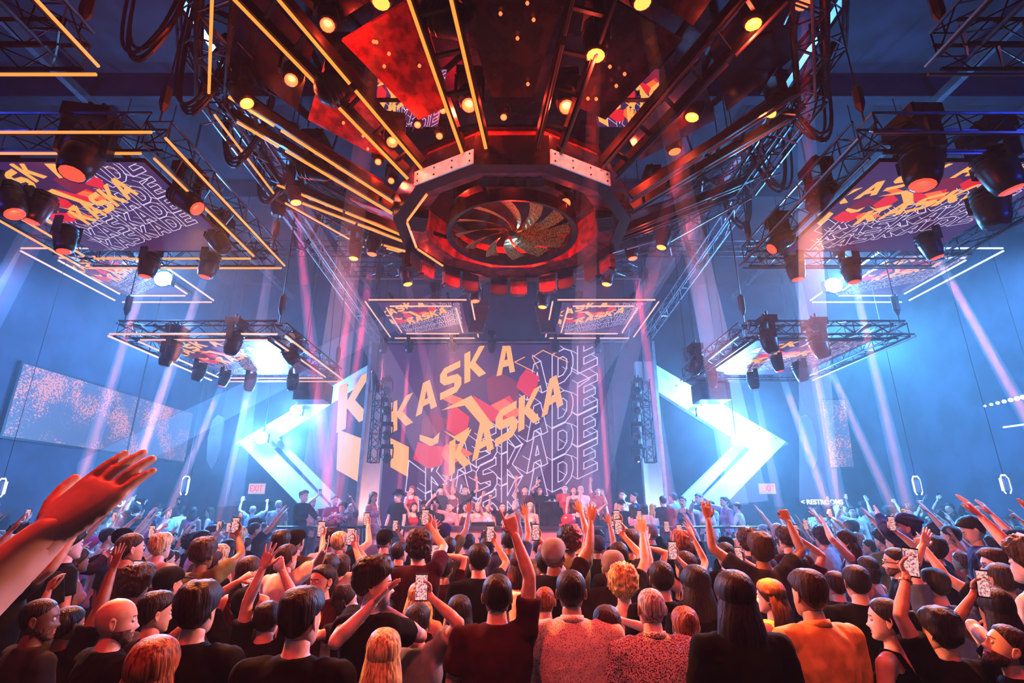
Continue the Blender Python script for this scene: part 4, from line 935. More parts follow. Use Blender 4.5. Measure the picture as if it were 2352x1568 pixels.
def mkhair(kind):
    g = G(); 
    if kind == 'short': g = cap_hair(.012, .070, .015, -.062, .002)
    elif kind == 'quiff': g = cap_hair(.010, .066, .02, -.055, .004, 40, top=3.0, sl=.12)
    elif kind == 'buzz': g = cap_hair(.005, .074, .02, -.07, .0008)
    elif kind == 'balding': g = cap_hair(.004, .088, .03, -.07, .001)
    elif kind == 'tousled': g = cap_hair(.022, .062, .0, -.08, .010, 34, seed=4, top=1.5)
    elif kind == 'curly': g = cap_hair(.034, .058, -.03, -.10, .022, 60, n=64, m=40, seed=2, top=1.3)
    elif kind == 'mop': g = cap_hair(.028, .058, .0, -.05, .013, 60, n=52, m=32, seed=9, top=1.6)
    elif kind in ('long', 'long_straight'): g = curtain(cap_hair(.016, .066, -.03, -.09, .002, seed=1), z1=-.40, seed=1, wav=.004)
    elif kind == 'long_wavy': g = curtain(cap_hair(.020, .066, -.03, -.09, .005, seed=7), z1=-.36, w1=.15, wav=.014, seed=3, th=.03)
    elif kind == 'bob': g = curtain(cap_hair(.018, .066, -.02, -.09, .003, seed=5), z1=-.14, w1=.115, wav=.006, seed=5)
    elif kind == 'bun':
        g = cap_hair(.012, .070, .0, -.078, .002); b = MB(); b.ball((0, -.105, .075), .042, 14, 10, (1, .8, 1)); g.mb(b, 0)
    elif kind == 'ponytail':
        g = cap_hair(.012, .070, .0, -.075, .002); b = MB(); b.tube([(0, -.09, .05), (0, -.135, .06), (0, -.16, .0), (0, -.15, -.1), (0, -.13, -.2), (0, -.12, -.27)], [.018, .024, .034, .034, .024, .006], 10); g.mb(b, 0)
    elif kind in ('cap', 'beanie', 'beret'):
        g = cap_hair(.02, .045, .03, -.03, .0004 if kind == 'cap' else .003, top=1.4 if kind == 'cap' else 2)
        if kind == 'cap':
            b = MB(); rg = []
            for k in range(9):
                a = math.radians(30 + 120 * k / 8); p = hpt(.05, a, .018); q = V((p.x * 1.05, .10 + .075 * math.sin(a) ** .6, .032)); rg.append([p, q, q + V((0, 0, .005)), p + V((0, 0, .006))])
            b.rings(rg); g.mb(b, 0)
        if kind == 'beret': b = MB(); b.ball((0, -.02, .105), .115, 18, 8, (1, 1.05, .32)); g.mb(b, 0)
    elif kind == 'brim_hat':
        g = cap_hair(.02, .05, .05, .04, .0005, top=2.6); b = MB(); rg = [[hpt(.06, 2 * PI * k / 24, o) + V((0, 0, dz)) for k in range(24)] for o, dz in ((.015, 0), (.075, -.012), (.075, -.006), (.015, .008))]
        b.rings(rg, closed=True); g.mb(b, 0)
    return g
HAIRS = {}
def hair_mesh(kind):
    if kind not in HAIRS:
        g = mkhair(kind); me = bpy.data.meshes.new('hair'); me.from_pydata([tuple(v) for v in g.v], [], g.f); me.materials.append(M['hair_black'])
        me.polygons.foreach_set('use_smooth', [True] * len(g.f)); me.update(); HAIRS[kind] = me
    return HAIRS[kind]

# ---------------------------------------------------------------- remesh of raw limbs
def fuse(b, vox, smooth=3, wr=0, seed=0):
    me = bpy.data.meshes.new('t'); me.from_pydata(b.v, [], b.f); o = bpy.data.objects.new('t', me); S.collection.objects.link(o)
    r = o.modifiers.new('r', 'REMESH'); r.mode = 'VOXEL'; r.voxel_size = vox; r.adaptivity = 0
    if smooth: q = o.modifiers.new('s', 'SMOOTH'); q.factor = .5; q.iterations = smooth
    dg = bpy.context.evaluated_depsgraph_get(); e = o.evaluated_get(dg); m2 = e.to_mesh()
    vs = [v.co.copy() for v in m2.vertices]
    if wr:
        for i, v in enumerate(m2.vertices):
            p = v.co; a = noise.noise(V((p.x * 6, p.y * 6, p.z * 3.2 + seed))); w = noise.noise(V((p.x * 15 + p.z * 9, p.y * 14, p.z * 8 - p.x * 9 + seed)))
            vs[i] = p + v.normal * ((a * 1.2 + (1 - abs(w) * 2.6) * .8) * wr)
    fs = [tuple(p.vertices) for p in m2.polygons]; e.to_mesh_clear(); S.collection.objects.unlink(o); bpy.data.objects.remove(o); bpy.data.meshes.remove(me)
    g = G(); g.add(vs, fs, 0); return g

# hands: wrist at the origin, fingers +Z, palm +Y, thumb at -X (a right hand)
def make_hand(pose, vox=.0032):
    b = MB(); prof = [(-.03, .026, .019, 0), (0, .027, .018, 0), (.03, .036, .016, 0), (.06, .042, .014, 0), (.085, .043, .0125, 0), (.098, .040, .0105, 0)]
    b.rings([[V((math.cos(2 * PI * k / 14) * rx, math.sin(2 * PI * k / 14) * ry + yo, z)) for k in range(14)] for z, rx, ry, yo in prof])
    curl = {'open': (4, 6, 4), 'flat': (2, 5, 4), 'splay': (0, 4, 2), 'relaxed': (22, 28, 18), 'fist': (75, 95, 60), 'grip': (30, 45, 35), 'point': (75, 95, 60), 'rock': (75, 95, 60), 'peace': (75, 95, 60)}[pose]
    sp_ = {'splay': 11, 'open': 5, 'flat': 1.2}.get(pose, 2)
    for i, (x, ln, r) in enumerate(((-.031, .072, .0088), (-.0105, .080, .0092), (.0105, .075, .0088), (.030, .059, .0078))):
        cu = curl
        if (pose == 'point' and i == 0) or (pose == 'rock' and i in (0, 3)) or (pose == 'peace' and i in (0, 1)): cu = (4, 6, 4)
        p = V((x, 0, .088 - abs(x) * .15)); pts = [p]; a = 0; rs = [r * 1.05]
        fan = math.radians((i - 1.5) * sp_ + (0 if pose != 'peace' else (-8 if i == 0 else 8 if i == 1 else 0)))
        for k, fr in enumerate((.46, .30, .24)):
            a += math.radians(cu[k]) * (1 + .06 * (i - 1)); d = V((math.sin(fan) * math.cos(a), math.sin(a), math.cos(a) * math.cos(fan))); pts.append(pts[-1] + d * ln * fr * 1.12); rs.append(r * (.97 - .11 * k))
        b.tube(pts, rs, 8); b.ball(pts[-1], rs[-1] * 1.0, 8, 6)
        for q, rr in zip(pts[:-1], rs): b.ball(q, rr * 1.03, 8, 6)
    tp = {'fist': [(-.03, .006, .03), (-.048, .022, .055), (-.028, .040, .075), (-.004, .044, .078)], 'grip': [(-.03, .004, .03), (-.055, .018, .052), (-.060, .040, .072), (-.050, .052, .092)]}
    tp['point'] = tp['rock'] = tp['peace'] = tp['fist']
    th = tp.get(pose, [(-.026, .004, .022), (-.052, .010, .046), (-.070, .014, .072), (-.080, .016, .094)] if pose not in ('open', 'flat') else [(-.026, .004, .022), (-.050, .008, .048), (-.062, .010, .076), (-.066, .012, .098)])
    b.tube(th, [.015, .0125, .0105, .0085], 8); b.ball(th[-1], .0085, 8, 6)
    return fuse(b, vox, 3)
HANDS = {}
def hand(pose, hi):
    k = (pose, hi)
    if k not in HANDS: HANDS[k] = make_hand(pose, .0034 if hi else .0055)
    return HANDS[k]

# ---------------------------------------------------------------- body
def ell(c, rx, ry, n=16, rot=0):
    return [V((c[0] + math.cos(2 * PI * k / n) * rx, c[1] + math.sin(2 * PI * k / n) * ry, c[2])) for k in range(n)]
def elbow(sh, wr, l1, l2, hint):
    d = wr - sh; L_ = min(max(d.length, abs(l1 - l2) + .03), l1 + l2 - .002); dn = d.normalized(); a = (l1 * l1 - l2 * l2 + L_ * L_) / (2 * L_); h = math.sqrt(max(0, l1 * l1 - a * a))
    hp = (hint - dn * hint.dot(dn)); hp = hp.normalized() if hp.length > 1e-4 else V((1, 0, 0))
    return sh + dn * a + hp * h, sh + dn * L_
def person_geo(s=1.0, w=1.0, fem=False, armR=None, armL=None, garment='tee', hi=True, headyaw=0, headpitch=4, head='plain', vox=None, lean=0, skirt=False, at=1.0):
    """arm: (wrist target in local metres, hand pose, palm hint) or None. Returns body, shirt, trousers geometry and head matrix"""
    vb = vox or (.011 if hi else .017); k = w * (.90 if fem else 1.0)
    Z = lambda z: z * s
    B = MB(); T = MB(); P = MB()
    up = {1: 0.0, -1: 0.0}; wr = {}
    for sd, a in ((1, armR), (-1, armL)):
        if a is not None and a[0].z > Z(1.35): up[sd] = min(1, (a[0].z / s - 1.35) / .35)
    ly = lambda z: lean * max(0, z - .9)           # forward lean
    tor = [(.86, .165, .115), (.94, .172, .122), (1.02, .155 if not fem else .142, .112), (1.10, .150 if not fem else .128, .108), (1.20, .165 if not fem else .142, .115), (1.30, .182 if not fem else .158, .120), (1.38, .185, .112), (1.435, .165, .092), (1.475, .105, .072), (1.50, .062, .060)]
    def torso(b, off):
        b.rings([ell((0, ly(z) * s - .01 * s, Z(z)), rx * k * s + off, ry * s * (1 if not fem else .94) + off) for z, rx, ry in tor])
        if fem:
            for x in (-1, 1): b.ball((x * .075 * s, (.085 + ly(1.27)) * s, Z(1.27)), .062 * s + off, 10, 8, (1, .85, 1))
    torso(B, -.010)
    yn = ly(1.5) * s
    B.tube([(0, yn - .012 * s, Z(1.44)), (0, yn - .006 * s, Z(1.50)), (0, yn + .008 * s, Z(1.565))], [.07 * s * k, .060 * s * (.9 if fem else 1), .056 * s * (.88 if fem else 1)], 12)
    # legs
    for sd in (-1, 1):
        hp, kn, an = V((sd * .088 * s, 0, Z(.90))), V((sd * .10 * s, .015, Z(.50))), V((sd * .105 * s, -.01, Z(.09)))
        B.tube([hp, (hp + kn) / 2, kn, kn.lerp(an, .35), an], [.085 * s, .078 * s, .052 * s, .054 * s, .036 * s], 12)
        B.tube([an + V((0, -.04, -.045 * s)), an + V((0, .06, -.05 * s)), an + V((0, .15 * s, -.06 * s))], [.036 * s, .04 * s, .026 * s], 8, flat=.9)
        if skirt: pass
        else: P.tube([hp + V((0, 0, .05)), (hp + kn) / 2, kn, kn.lerp(an, .35), an + V((0, 0, .02))], [.112 * s, .098 * s, .075 * s, .074 * s, .066 * s], 12)
    hw = [(.84, .168, .128), (.92, .180, .130), (1.0, .166 if not fem else .15, .122), (1.05, .158 if not fem else .14, .118)]
    if skirt: P.rings([ell((0, 0, Z(z)), rx * s, ry * s) for z, rx, ry in ((.55, .21, .18), (.7, .205, .17), (.9, .185, .14), (1.05, .145, .122))])
    else: P.rings([ell((0, -.008, Z(z)), rx * k * s, ry * s) for z, rx, ry in hw])
    # arms
    hands_ = []
    for sd, a in ((1, armR), (-1, armL)):
        u = up[sd]; sh = V((sd * (.188 - .03 * u) * k * s, (ly(1.42)) * s - .005, Z(1.415 + .055 * u))); l1, l2 = .285 * s, .25 * s
        if a is None:
            wt = V((sd * (.27 * k) * s, .10 * s, Z(.90))); pose = 'relaxed'; ph = V((-sd, .2, 0)); hint = V((sd * .3, -1, 0))
        else:
            wt, pose = V(a[0]), a[1]; ph = V(a[2]) if len(a) > 2 and a[2] is not None else V((0, 1, 0)); hint = V(a[3]) if len(a) > 3 else V((sd * .9, -.15, -.6))
        el, wt = elbow(sh, wt, l1, l2, hint); fd = (wt - el).normalized()
        th = (.9 if fem else 1.0) * at
        B.tube([V((sd * .10 * k * s, sh.y, Z(1.43 + .02 * u))), sh, sh.lerp(el, .3), sh.lerp(el, .65), el, el.lerp(wt, .25), el.lerp(wt, .7), wt], [q * s * th for q in (.062, .060, .053, .045, .040, .042, .032, .0255)], 12)
        B.ball(sh, .058 * s * th, 12, 8); B.ball(el, .040 * s * th, 10, 8)
        B.ball(wt, .0255 * s * th, 8, 6)
        if garment in ('tee', 'long', 'jacket', 'rolled'):
            o = {'tee': .013, 'long': .014, 'jacket': .024, 'rolled': .015}[garment]; end = {'tee': .62, 'rolled': 1.0}.get(garment, 2)
            pts = [V((sd * .10 * k * s, sh.y, Z(1.425 + .02 * u))), sh, sh.lerp(el, .3)]; rs = [.062, .063, .057]
            if end >= .62: pts.append(sh.lerp(el, .6)); rs.append(.054 if garment != 'tee' else .060)
            if end >= 1: pts.append(el); rs.append(.046)
            if end >= 2: pts += [el.lerp(wt, .25), el.lerp(wt, .7), el.lerp(wt, .97)]; rs += [.048, .040, .033]
            elif garment == 'rolled': pts.append(el.lerp(wt, .18)); rs.append(.050)
            T.tube(pts, [q * s * th + o for q in rs], 12); T.ball(sh, .060 * s * th + o, 12, 8)
            if garment != 'tee': T.ball(el, .044 * s * th + o, 10, 8)
        yv = (ph - fd * ph.dot(fd)); yv = yv.normalized() if yv.length > 1e-3 else V((0, 1, 0)).cross(fd).normalized(); xv = yv.cross(fd)
        mt = Matrix(((xv.x, yv.x, fd.x, wt.x), (xv.y, yv.y, fd.y, wt.y), (xv.z, yv.z, fd.z, wt.z), (0, 0, 0, 1))) @ Matrix.Diagonal((s * at * (1 if sd > 0 else -1) * (.9 if fem else 1), s * at * (.92 if fem else 1), s * (.95 if fem else 1), 1))
        hands_.append((hand(pose, hi).xf(mt, sd < 0), mt, fd))
    o = {'tee': .010, 'long': .012, 'jacket': .026, 'tank': .009, 'rolled': .013, 'tube': .009}[garment]
    if garment == 'tank':
        T.rings([ell((0, ly(z) * s - .01 * s, Z(z)), rx * k * s * (1 if z < 1.33 else .8) + o, ry * s * (.94 if fem else 1) + o) for z, rx, ry in tor[:7]])
        if fem:
            for x in (-1, 1): T.ball((x * .075 * s, (.085 + ly(1.27)) * s, Z(1.27)), .062 * s + o, 10, 8, (1, .85, 1))
        for x in (-1, 1): T.tube([(x * .10 * s * k, .085 * s + yn, Z(1.36)), (x * .095 * s * k, .03 * s + yn, Z(1.475)), (x * .095 * s * k, -.05 * s + yn, Z(1.47)), (x * .09 * s * k, -.115 * s + yn, Z(1.36))], .016, 8)
    else:
        torso(T, o); 
        T.rings([ell((0, -.01 * s, Z(z)), rx * k * s + o, ry * s + o) for z, rx, ry in ((.80, .176, .128), (.86, .172, .124), (.95, .174, .124))])
    body = fuse(B, vb, 4); shirt = fuse(T, vb * 1.05, 3, wr=.0045 if hi else .004, seed=s * 40 + w * 7); pants = fuse(P, vb * 1.5, 2)
    hm = Matrix.Translation(V((0, yn + .012 * s, Z(1.632)))) @ Matrix.Rotation(math.radians(headyaw), 4, 'Z') @ Matrix.Rotation(math.radians(headpitch), 4, 'X') @ Matrix.Diagonal((s * .99, s * .99, s * .99, 1))
    body.join((HEADS[head] if hi else HEAD_LO).xf(hm))
    for h, _, _ in hands_: body.join(h)
    return body, shirt, pants, hm, hands_
def gmesh(g, name, mats):
    me = bpy.data.meshes.new(name); me.from_pydata([tuple(v) for v in g.v], [], g.f)
    for m_ in mats: me.materials.append(M[m_])
    me.polygons.foreach_set('material_index', g.m); me.polygons.foreach_set('use_smooth', [True] * len(g.f)); me.update(); return me
BODYM = ['skin_fair', 'eye_white', 'iris', 'lips', 'brow', 'beard']
def obj(name, me, parent, mname=None, loc=None, mtx=None):
    o = bpy.data.objects.new(name, me); S.collection.objects.link(o); o.parent = parent
    if mtx is not None: o.matrix_local = mtx
    if mname: o.material_slots[0].link = 'OBJECT'; o.material_slots[0].material = M[mname]
    return o
GNAME = {'tee': 'tee_shirt', 'long': 'shirt', 'jacket': 'jacket', 'tank': 'tank_top', 'rolled': 'shirt', 'tube': 'top'}
def dress(root, geo_meshes, hm, skin, hair, haircol, garment, shirt, pants, collar=False, s=1.0):
    bm_, sm, pm = geo_meshes
    obj('body', bm_, root, skin); obj(GNAME[garment], sm, root, shirt); obj('trousers', pm, root, pants)
    if hair and hair != 'bald':
        hat = hair in ('cap', 'beanie', 'beret', 'brim_hat')
        if hat: obj('hair', hair_mesh('buzz'), root, 'hair_black', mtx=hm)
        obj('hat' if hat else 'hair', hair_mesh(hair), root, haircol, mtx=hm)
    if collar:
        b = MB(); c = hm.to_translation() + V((0, -.03 * s, -.155 * s)); N = 20; rg = []
        for r, z in ((.066, .0), (.060, .038), (.066, .042), (.078, .004)): rg.append([c + V((math.cos(2 * PI * k / N) * r * s, math.sin(2 * PI * k / N) * r * s * .95, (z - .012 * math.sin(2 * PI * k / N)) * s)) for k in range(N)])
        b.rings(rg, closed=True); b.mats = [shirt]; o = bpy.data.objects.new('collar', b.mesh('collar', smooth=True)); S.collection.objects.link(o); o.parent = root
def phone(c, up, nrm, label, group=None, dark=False, scr=1.0):
    """phone centred at c, long axis up, screen facing nrm"""
    c = V(c); up = V(up).normalized(); n = V(nrm); n = (n - up * n.dot(up)).normalized(); x = up.cross(n).normalized()
    t = thing('phone', label, 'phone', c, group)
    b = MB().use('phone_black'); b.obox(c, x * .037, up * .076, n * .0042); b.build('body', t)
    if not dark:
        b = MB().use('phone_screen'); q = n * .0048; b.add([c + q - x * .034 - up * .068, c + q + x * .034 - up * .068, c + q + x * .034 + up * .068, c + q - x * .034 + up * .068], [(0, 1, 2, 3)]); b.build('screen', t)
    else:
        b = MB().use('bright_metal'); q = n * .006; b.tube([c + q + up * .05 - x * .018, c + q * 1.5 + up * .05 - x * .018], .009, 8); b.tube([c + q + up * .03 - x * .018, c + q * 1.5 + up * .03 - x * .018], .009, 8); b.build('camera_lens', t)
    return t
# ---------------------------------------------------------------- foreground people, one by one
OCC = []
DONE = []
def W2L(p, loc, yaw):
    return Matrix.Rotation(-math.radians(yaw), 3, 'Z') @ (V(p) - V(loc))
def person_at(px, py, h, label, yaw=0, hair='short', hc='hair_black', g='tee', sm='cloth_black', skin='skin_fair', w=1.0, fem=False, R=None, L=None, hy=0, hp=4, pm='cloth_black', head='plain', collar=False, lean=0, s=None, loc=None, ph=None, skirt=False, glasses=False, group=None, hi=True, watch=None):
    D = 1200 * .237 / h
    p = atD(px, py, D); z = p.z; s_ = z / 1.632
    if s is None: s = min(1.14, max(.86, s_))
    d = ray(px, py)
    if loc is None and abs(s_ - s) > .01 and abs(d.z) > .04:     # keep the soles on the floor
        D2 = (s * 1.632 - CAM.z) / d.z
        if .6 * D < D2 < 1.7 * D: D = D2; p = atD(px, py, D)
    if loc is None: loc = V((p.x, p.y, 0))
    loc = V(loc); OCC.append((loc.x, loc.y)); rz = math.radians(yaw)
    t = thing('person', label, 'person', loc, group); t.rotation_euler = (0, 0, rz)
    arms = []
    for a in (R, L):
        if a is None: arms.append(None); continue
        tg = W2L(atD(a[0], a[1], D + a[2]), loc, yaw); pal = W2L(V(a[4]) + loc, loc, yaw) if len(a) > 4 and a[4] is not None else None
        if a[3] == 'grip' and pal is None: pal = W2L(V((0, -1, .1)) + loc, loc, yaw)
        arms.append((tg, a[3], pal))
    geo = person_geo(s, w, fem, arms[0], arms[1], g, hi, hy, hp, head, lean=lean, skirt=skirt)
    body, shirt, pants, hm, hs = geo
    dress(t, (gmesh(body, 'body', BODYM), gmesh(shirt, 'shirt', [sm]), gmesh(pants, 'trousers', [pm])), hm, skin, hair, hc, g, sm, pm, collar, s)
    if glasses:
        b = MB().use('phone_black')
        for sd in (-1, 1):
            b.tube([(sd * .033 + .022 * math.cos(2 * PI * k / 10), .097, -.002 + .018 * math.sin(2 * PI * k / 10)) for k in range(11)], .003, 5); b.tube([(sd * .055, .095, 0), (sd * .082, .02, .003), (sd * .084, -.01, .0)], .003, 5)
        b.tube([(-.011, .1, 0), (.011, .1, 0)], .003, 5); o = b.build('glasses'); o.parent = t; o.matrix_local = hm
    if watch:
        m0 = hs[0 if watch == 'R' else 1][1]; b = MB().use('gold'); N = 14
        b.rings([[m0 @ V((math.cos(2 * PI * k / N) * r * 1.05, math.sin(2 * PI * k / N) * r * .95, z)) for k in range(N)] for r, z in ((.029, -.035), (.033, -.033), (.033, -.02), (.029, -.018))], closed=True)
        b.tube([m0 @ V((0, -.03, -.026)), m0 @ V((0, -.037, -.026))], .019, 12); o = b.build('watch', smooth=True); o.parent = t
    if ph:
        k, plabel = ph[0], ph[1]; mt = Matrix.Translation(loc) @ Matrix.Rotation(rz, 4, 'Z') @ hs[0 if k == 'R' else 1][1]
        c = mt @ V((-.012, .034, .088))
        if len(ph) > 4:
            o = thing('drink_cup', plabel, 'cup', c); MB().use('cup_red').tube([c + V((0, 0, -.05)), c + V((0, 0, .05))], .03, 14, r2=.038).build('cup', o); MB().use('straw').tube([c, c + V((-.03, .04, .17))], .004, 6).build('straw', o); DONE.append(label); return t
        n = V((mt[0][1], mt[1][1], mt[2][1])).normalized()
        phone(c, ph[2] if len(ph) > 2 else (0, 0, 1), ph[3] if len(ph) > 3 else n, plabel)
    DONE.append(label); return t
F = person_at
F(0, 0, 300, 'person beside the camera at left, only a big red lit forearm and flat hand reaching in', loc=(-1.22, .62, 0), s=1.1, skin='skin_fair', g='tee', sm='cloth_black', R=None) if False else None
def big_arm():
    loc = V((-1.24, .57, 0)); s = 1.12; t = thing('person', 'person whose large red lit forearm and flat hand reach in from the left edge', 'person', loc)
    wr = atD(110, 1230, .87) - loc; OCC.append((loc.x, loc.y))
    geo = person_geo(s, 1.05, False, (wr, 'flat', V((-.12, .50, -.85)), V((.2, -.3, -1))), None, 'tee', True, 0, 5, at=1.18)
    body, shirt, pants, hm, hs = geo
    dress(t, (gmesh(body, 'body', BODYM), gmesh(shirt, 'shirt', ['cloth_black']), gmesh(pants, 'trousers', ['cloth_black'])), hm, 'skin_fair', 'short', 'hair_brown', 'tee', 'cloth_black', 'cloth_black', s=s)
big_arm()
# left part of the front rows
F(262, 1428, 108, 'bald bearded person in black at the lower left, head turned to the right', yaw=-35, hy=-25, hair='bald', sm='cloth_black', head='beard', skin='skin_fair', w=1.1)
F(345, 1545, 150, 'person with light reddish blonde hair, only the crown showing at the bottom left', yaw=10, hair='long_straight', hc='hair_auburn', g='tank', fem=True, sm='cloth_charcoal', skin='skin_pale')
F(352, 1412, 92, 'short dark haired person between the bald head and the broad dark head', yaw=-20, hy=-20, hair='quiff', sm='cloth_charcoal', L=(420, 1440, -.1, 'relaxed'), w=.95)
F(450, 1405, 112, 'broad dark haired person seen from behind, right of the bald person', yaw=-5, hair='tousled', sm='cloth_black', w=1.15)
F(85, 1425, 100, 'dark skinned bald person in profile under the big red forearm', yaw=-30, hy=-35, hair='buzz', skin='skin_dark', sm='cloth_charcoal', head='beard')
F(150, 1440, 84, 'dark person whose long forearm stretches up right to an open hand', yaw=-15, hair='short', skin='skin_brown', sm='cloth_black', R=(262, 1300, .18, 'splay', (.4, 1, -.4)), L=(110, 1360, .3, 'relaxed'))
F(385, 1345, 74, 'person in a black cap and hoodie left of the horizontal phone', yaw=-25, hair='cap', hc='cloth_black', g='long', sm='cloth_black', w=1.05)
F(310, 1345, 74, 'tousled dark haired person holding a small lit phone at left', yaw=-8, hair='curly', hc='hair_brown', sm='cloth_maroon', R=(338, 1325, .2, 'grip'), ph=('R', 'small upright phone with yellow screen held by the tousled haired person at left'))
F(560, 1400, 76, 'person with bent wrist holding a phone flat above the broad dark head', yaw=10, hair='beanie', hc='cloth_black', sm='cloth_black', L=(548, 1335, .15, 'grip', (-.6, 0, -.8)), ph=('L', 'phone held level and tilted above the broad dark haired person', (.8, .2, .5), (-.35, -1, .25)))
F(612, 1425, 82, 'person in black with both hands thrown high, left hand spread wide', yaw=0, hair='short', sm='cloth_black', g='tee', L=(604, 1302, .05, 'splay'), R=(648, 1310, .1, 'point'), skin='skin_pale')
F(688, 1428, 124, 'black haired person in a plain black tee seen from behind, left of centre', yaw=-4, hy=-12, hair='quiff', hc='hair_black', sm='cloth_black', skin='skin_pale', w=1.12)
F(742, 1335, 72, 'smiling round faced person turned towards the camera with one arm over the head', yaw=130, hy=20, hair='short', sm='cloth_maroon', R=(745, 1262, .1, 'open', (-1, 0, 0)), head='open')
F(790, 1385, 74, 'person behind the black haired one with forearms crossed level in front', yaw=-60, hair='bob', hc='hair_black', fem=True, sm='cloth_charcoal', R=(735, 1410, -.1, 'relaxed'), L=(750, 1432, -.1, 'relaxed'), skin='skin_pale')
F(857, 1345, 96, 'curly topped young person in black sipping through a straw, seen in profile', yaw=-45, hy=-35, hair='mop', hc='hair_black', sm='cloth_black', skin='skin_pale', R=(888, 1400, -.02, 'fist'), L=(858, 1385, -.12, 'open', (1, 0, 0)), w=1.05, ph=('R', 'red cup with pale straw in the hand of the curly topped young person', 0, 0, 1))
F(880, 1505, 112, 'person with long straight blonde hair at the bottom edge, seen from behind', yaw=5, hair='long_straight', hc='hair_blonde', fem=True, g='tank', sm='cloth_black', skin='skin_pale')
F(958, 1432, 84, 'dark haired person holding a phone straight up above the head', yaw=-4, hair='short', hc='hair_black', sm='cloth_grey', skin='skin_fair', R=(990, 1372, -.05, 'grip'), ph=('R', 'big bright phone held upright by the dark haired person left of centre', (0, -.1, 1), (0, -1, .15)))
F(962, 1375, 70, 'blonde long haired person just in front of the big bright phone', yaw=-5, hair='long_wavy', hc='hair_blonde', fem=True, g='tank', sm='cloth_maroon', skin='skin_pale')
F(1142, 1372, 96, 'dark haired person in a dark maroon shirt punching the right fist straight up', yaw=0, hair='short', sm='cloth_maroon', g='tee', skin='skin_fair', R=(1182, 1226, .05, 'point', (-.3, 1, 0)), w=1.1)
F(1055, 1410, 78, 'long black haired person beside the dark maroon shirt', yaw=8, hair='long', fem=True, sm='cloth_black', skin='skin_tan')
F(1312, 1362, 94, 'broad person in a pale pink dotted collared shirt seen from behind at centre', yaw=-4, hair='short', hc='hair_black', g='long', sm='shirt_dotted', skin='skin_tan', w=1.22, collar=True, pm='cloth_navy')
F(1497, 1400, 96, 'grey balding person in a speckled collared shirt seen from behind', yaw=6, hair='balding', hc='hair_grey', g='long', sm='shirt_speckled', skin='skin_pale', w=1.25, collar=True, pm='cloth_charcoal')
F(1252, 1383, 62, 'short haired person peeking over the left shoulder of the dotted shirt', yaw=0, hair='buzz', hc='hair_auburn', sm='cloth_maroon')
F(1432, 1345, 76, 'person with a mop of curly golden hair and a flowered top', yaw=-6, hair='curly', hc='hair_curly_blonde', fem=True, g='tank', sm='shirt_floral', skin='skin_pale')
F(1395, 1440, 74, 'person in red and white flowered top with one finger raised, behind the two shirts', yaw=0, hair='bob', hc='hair_brown', fem=True, g='tee', sm='shirt_floral', skin='skin_pale', R=(1428, 1425, .1, 'point', (-1, .3, 0)))
F(1520, 1332, 78, 'black haired person above the speckled shirt', yaw=0, hair='short', sm='cloth_black', w=1.05)
F(1600, 1345, 84, 'long black haired person right of the speckled shirt, upper one', yaw=5, hair='long', fem=True, sm='cloth_black', skin='skin_fair')
F(1575, 1440, 78, 'auburn haired person half hidden behind the speckled shirt shoulder', yaw=0, hair='bun', hc='hair_auburn', fem=True, sm='cloth_pink', g='tank', skin='skin_pale')
F(1305, 1305, 50, 'person in a red cap above the dotted shirt', yaw=12, hair='cap', hc='cloth_red', sm='cloth_charcoal')
F(1690, 1375, 110, 'person with very long black hair down the back, right of centre', yaw=0, hair='long', fem=True, g='long', sm='cloth_black', skin='skin_tan', w=1.1)
F(1772, 1372, 78, 'long brown haired person in an orange printed top', yaw=35, hy=15, hair='long_wavy', hc='hair_brown', fem=True, g='tank', sm='cloth_orange', skin='skin_pale')
F(1862, 1370, 98, 'short haired person in an orange yellow collared overshirt seen from behind', yaw=12, hair='quiff', hc='hair_brown', g='long', sm='shirt_denim_orange', skin='skin_fair', w=1.12, collar=True)
F(1970, 1340, 78, 'black haired person in a black tee behind the orange overshirt, taller of two', yaw=-8, hair='short', sm='cloth_black', skin='skin_pale', w=1.15)
F(1922, 1345, 66, 'brown short haired person just left of the taller black tee', yaw=5, hair='short', hc='hair_brown', sm='cloth_charcoal', skin='skin_pale')
F(2040, 1425, 98, 'bare shouldered person with tied dark hair in profile facing left', yaw=35, hy=25, hair='ponytail', fem=True, g='tank', sm='cloth_black', skin='skin_pale')
F(2165, 1455, 104, 'person in black reaching up to hold a phone, watch on the wrist', yaw=12, hair='tousled', hc='hair_black', g='tee', sm='cloth_black', skin='skin_fair', w=1.05, L=(2082, 1325, .1, 'grip'), watch='L', ph=('L', 'dark phone seen edge on above the wrist with a watch', (.15, 0, 1), (-.5, -1, 0)))
F(2150, 1345, 76, 'person in blue denim waving an open hand high at right', yaw=10, hair='short', g='tee', sm='cloth_denim', skin='skin_pale', L=(2120, 1250, .15, 'open'))
F(2290, 1400, 92, 'long black haired person filming with a raised phone at the right', yaw=0, hair='long', fem=True, g='tank', sm='cloth_black', skin='skin_tan', L=(2236, 1365, -.05, 'grip'), ph=('L', 'upright phone with white pink screen near the right edge', (.1, 0, 1), (0, -1, .1)))
F(2318, 1490, 112, 'bearded person at the bottom right corner tilting the face upward', yaw=60, hy=10, hp=28, hair='short', hc='hair_brown', g='tee', sm='cloth_black', skin='skin_pale', head='beard', R=(2290, 1490, .05, 'fist'))
F(2062, 1292, 62, 'black haired bearded person with glasses looking left', yaw=60, hair='short', head='beard', sm='cloth_black', glasses=True, skin='skin_fair')
F(2290, 1300, 66, 'slick brown haired person with dark glasses near the right edge', yaw=70, hair='quiff', hc='hair_brown', sm='cloth_navy', glasses=True, skin='skin_pale')
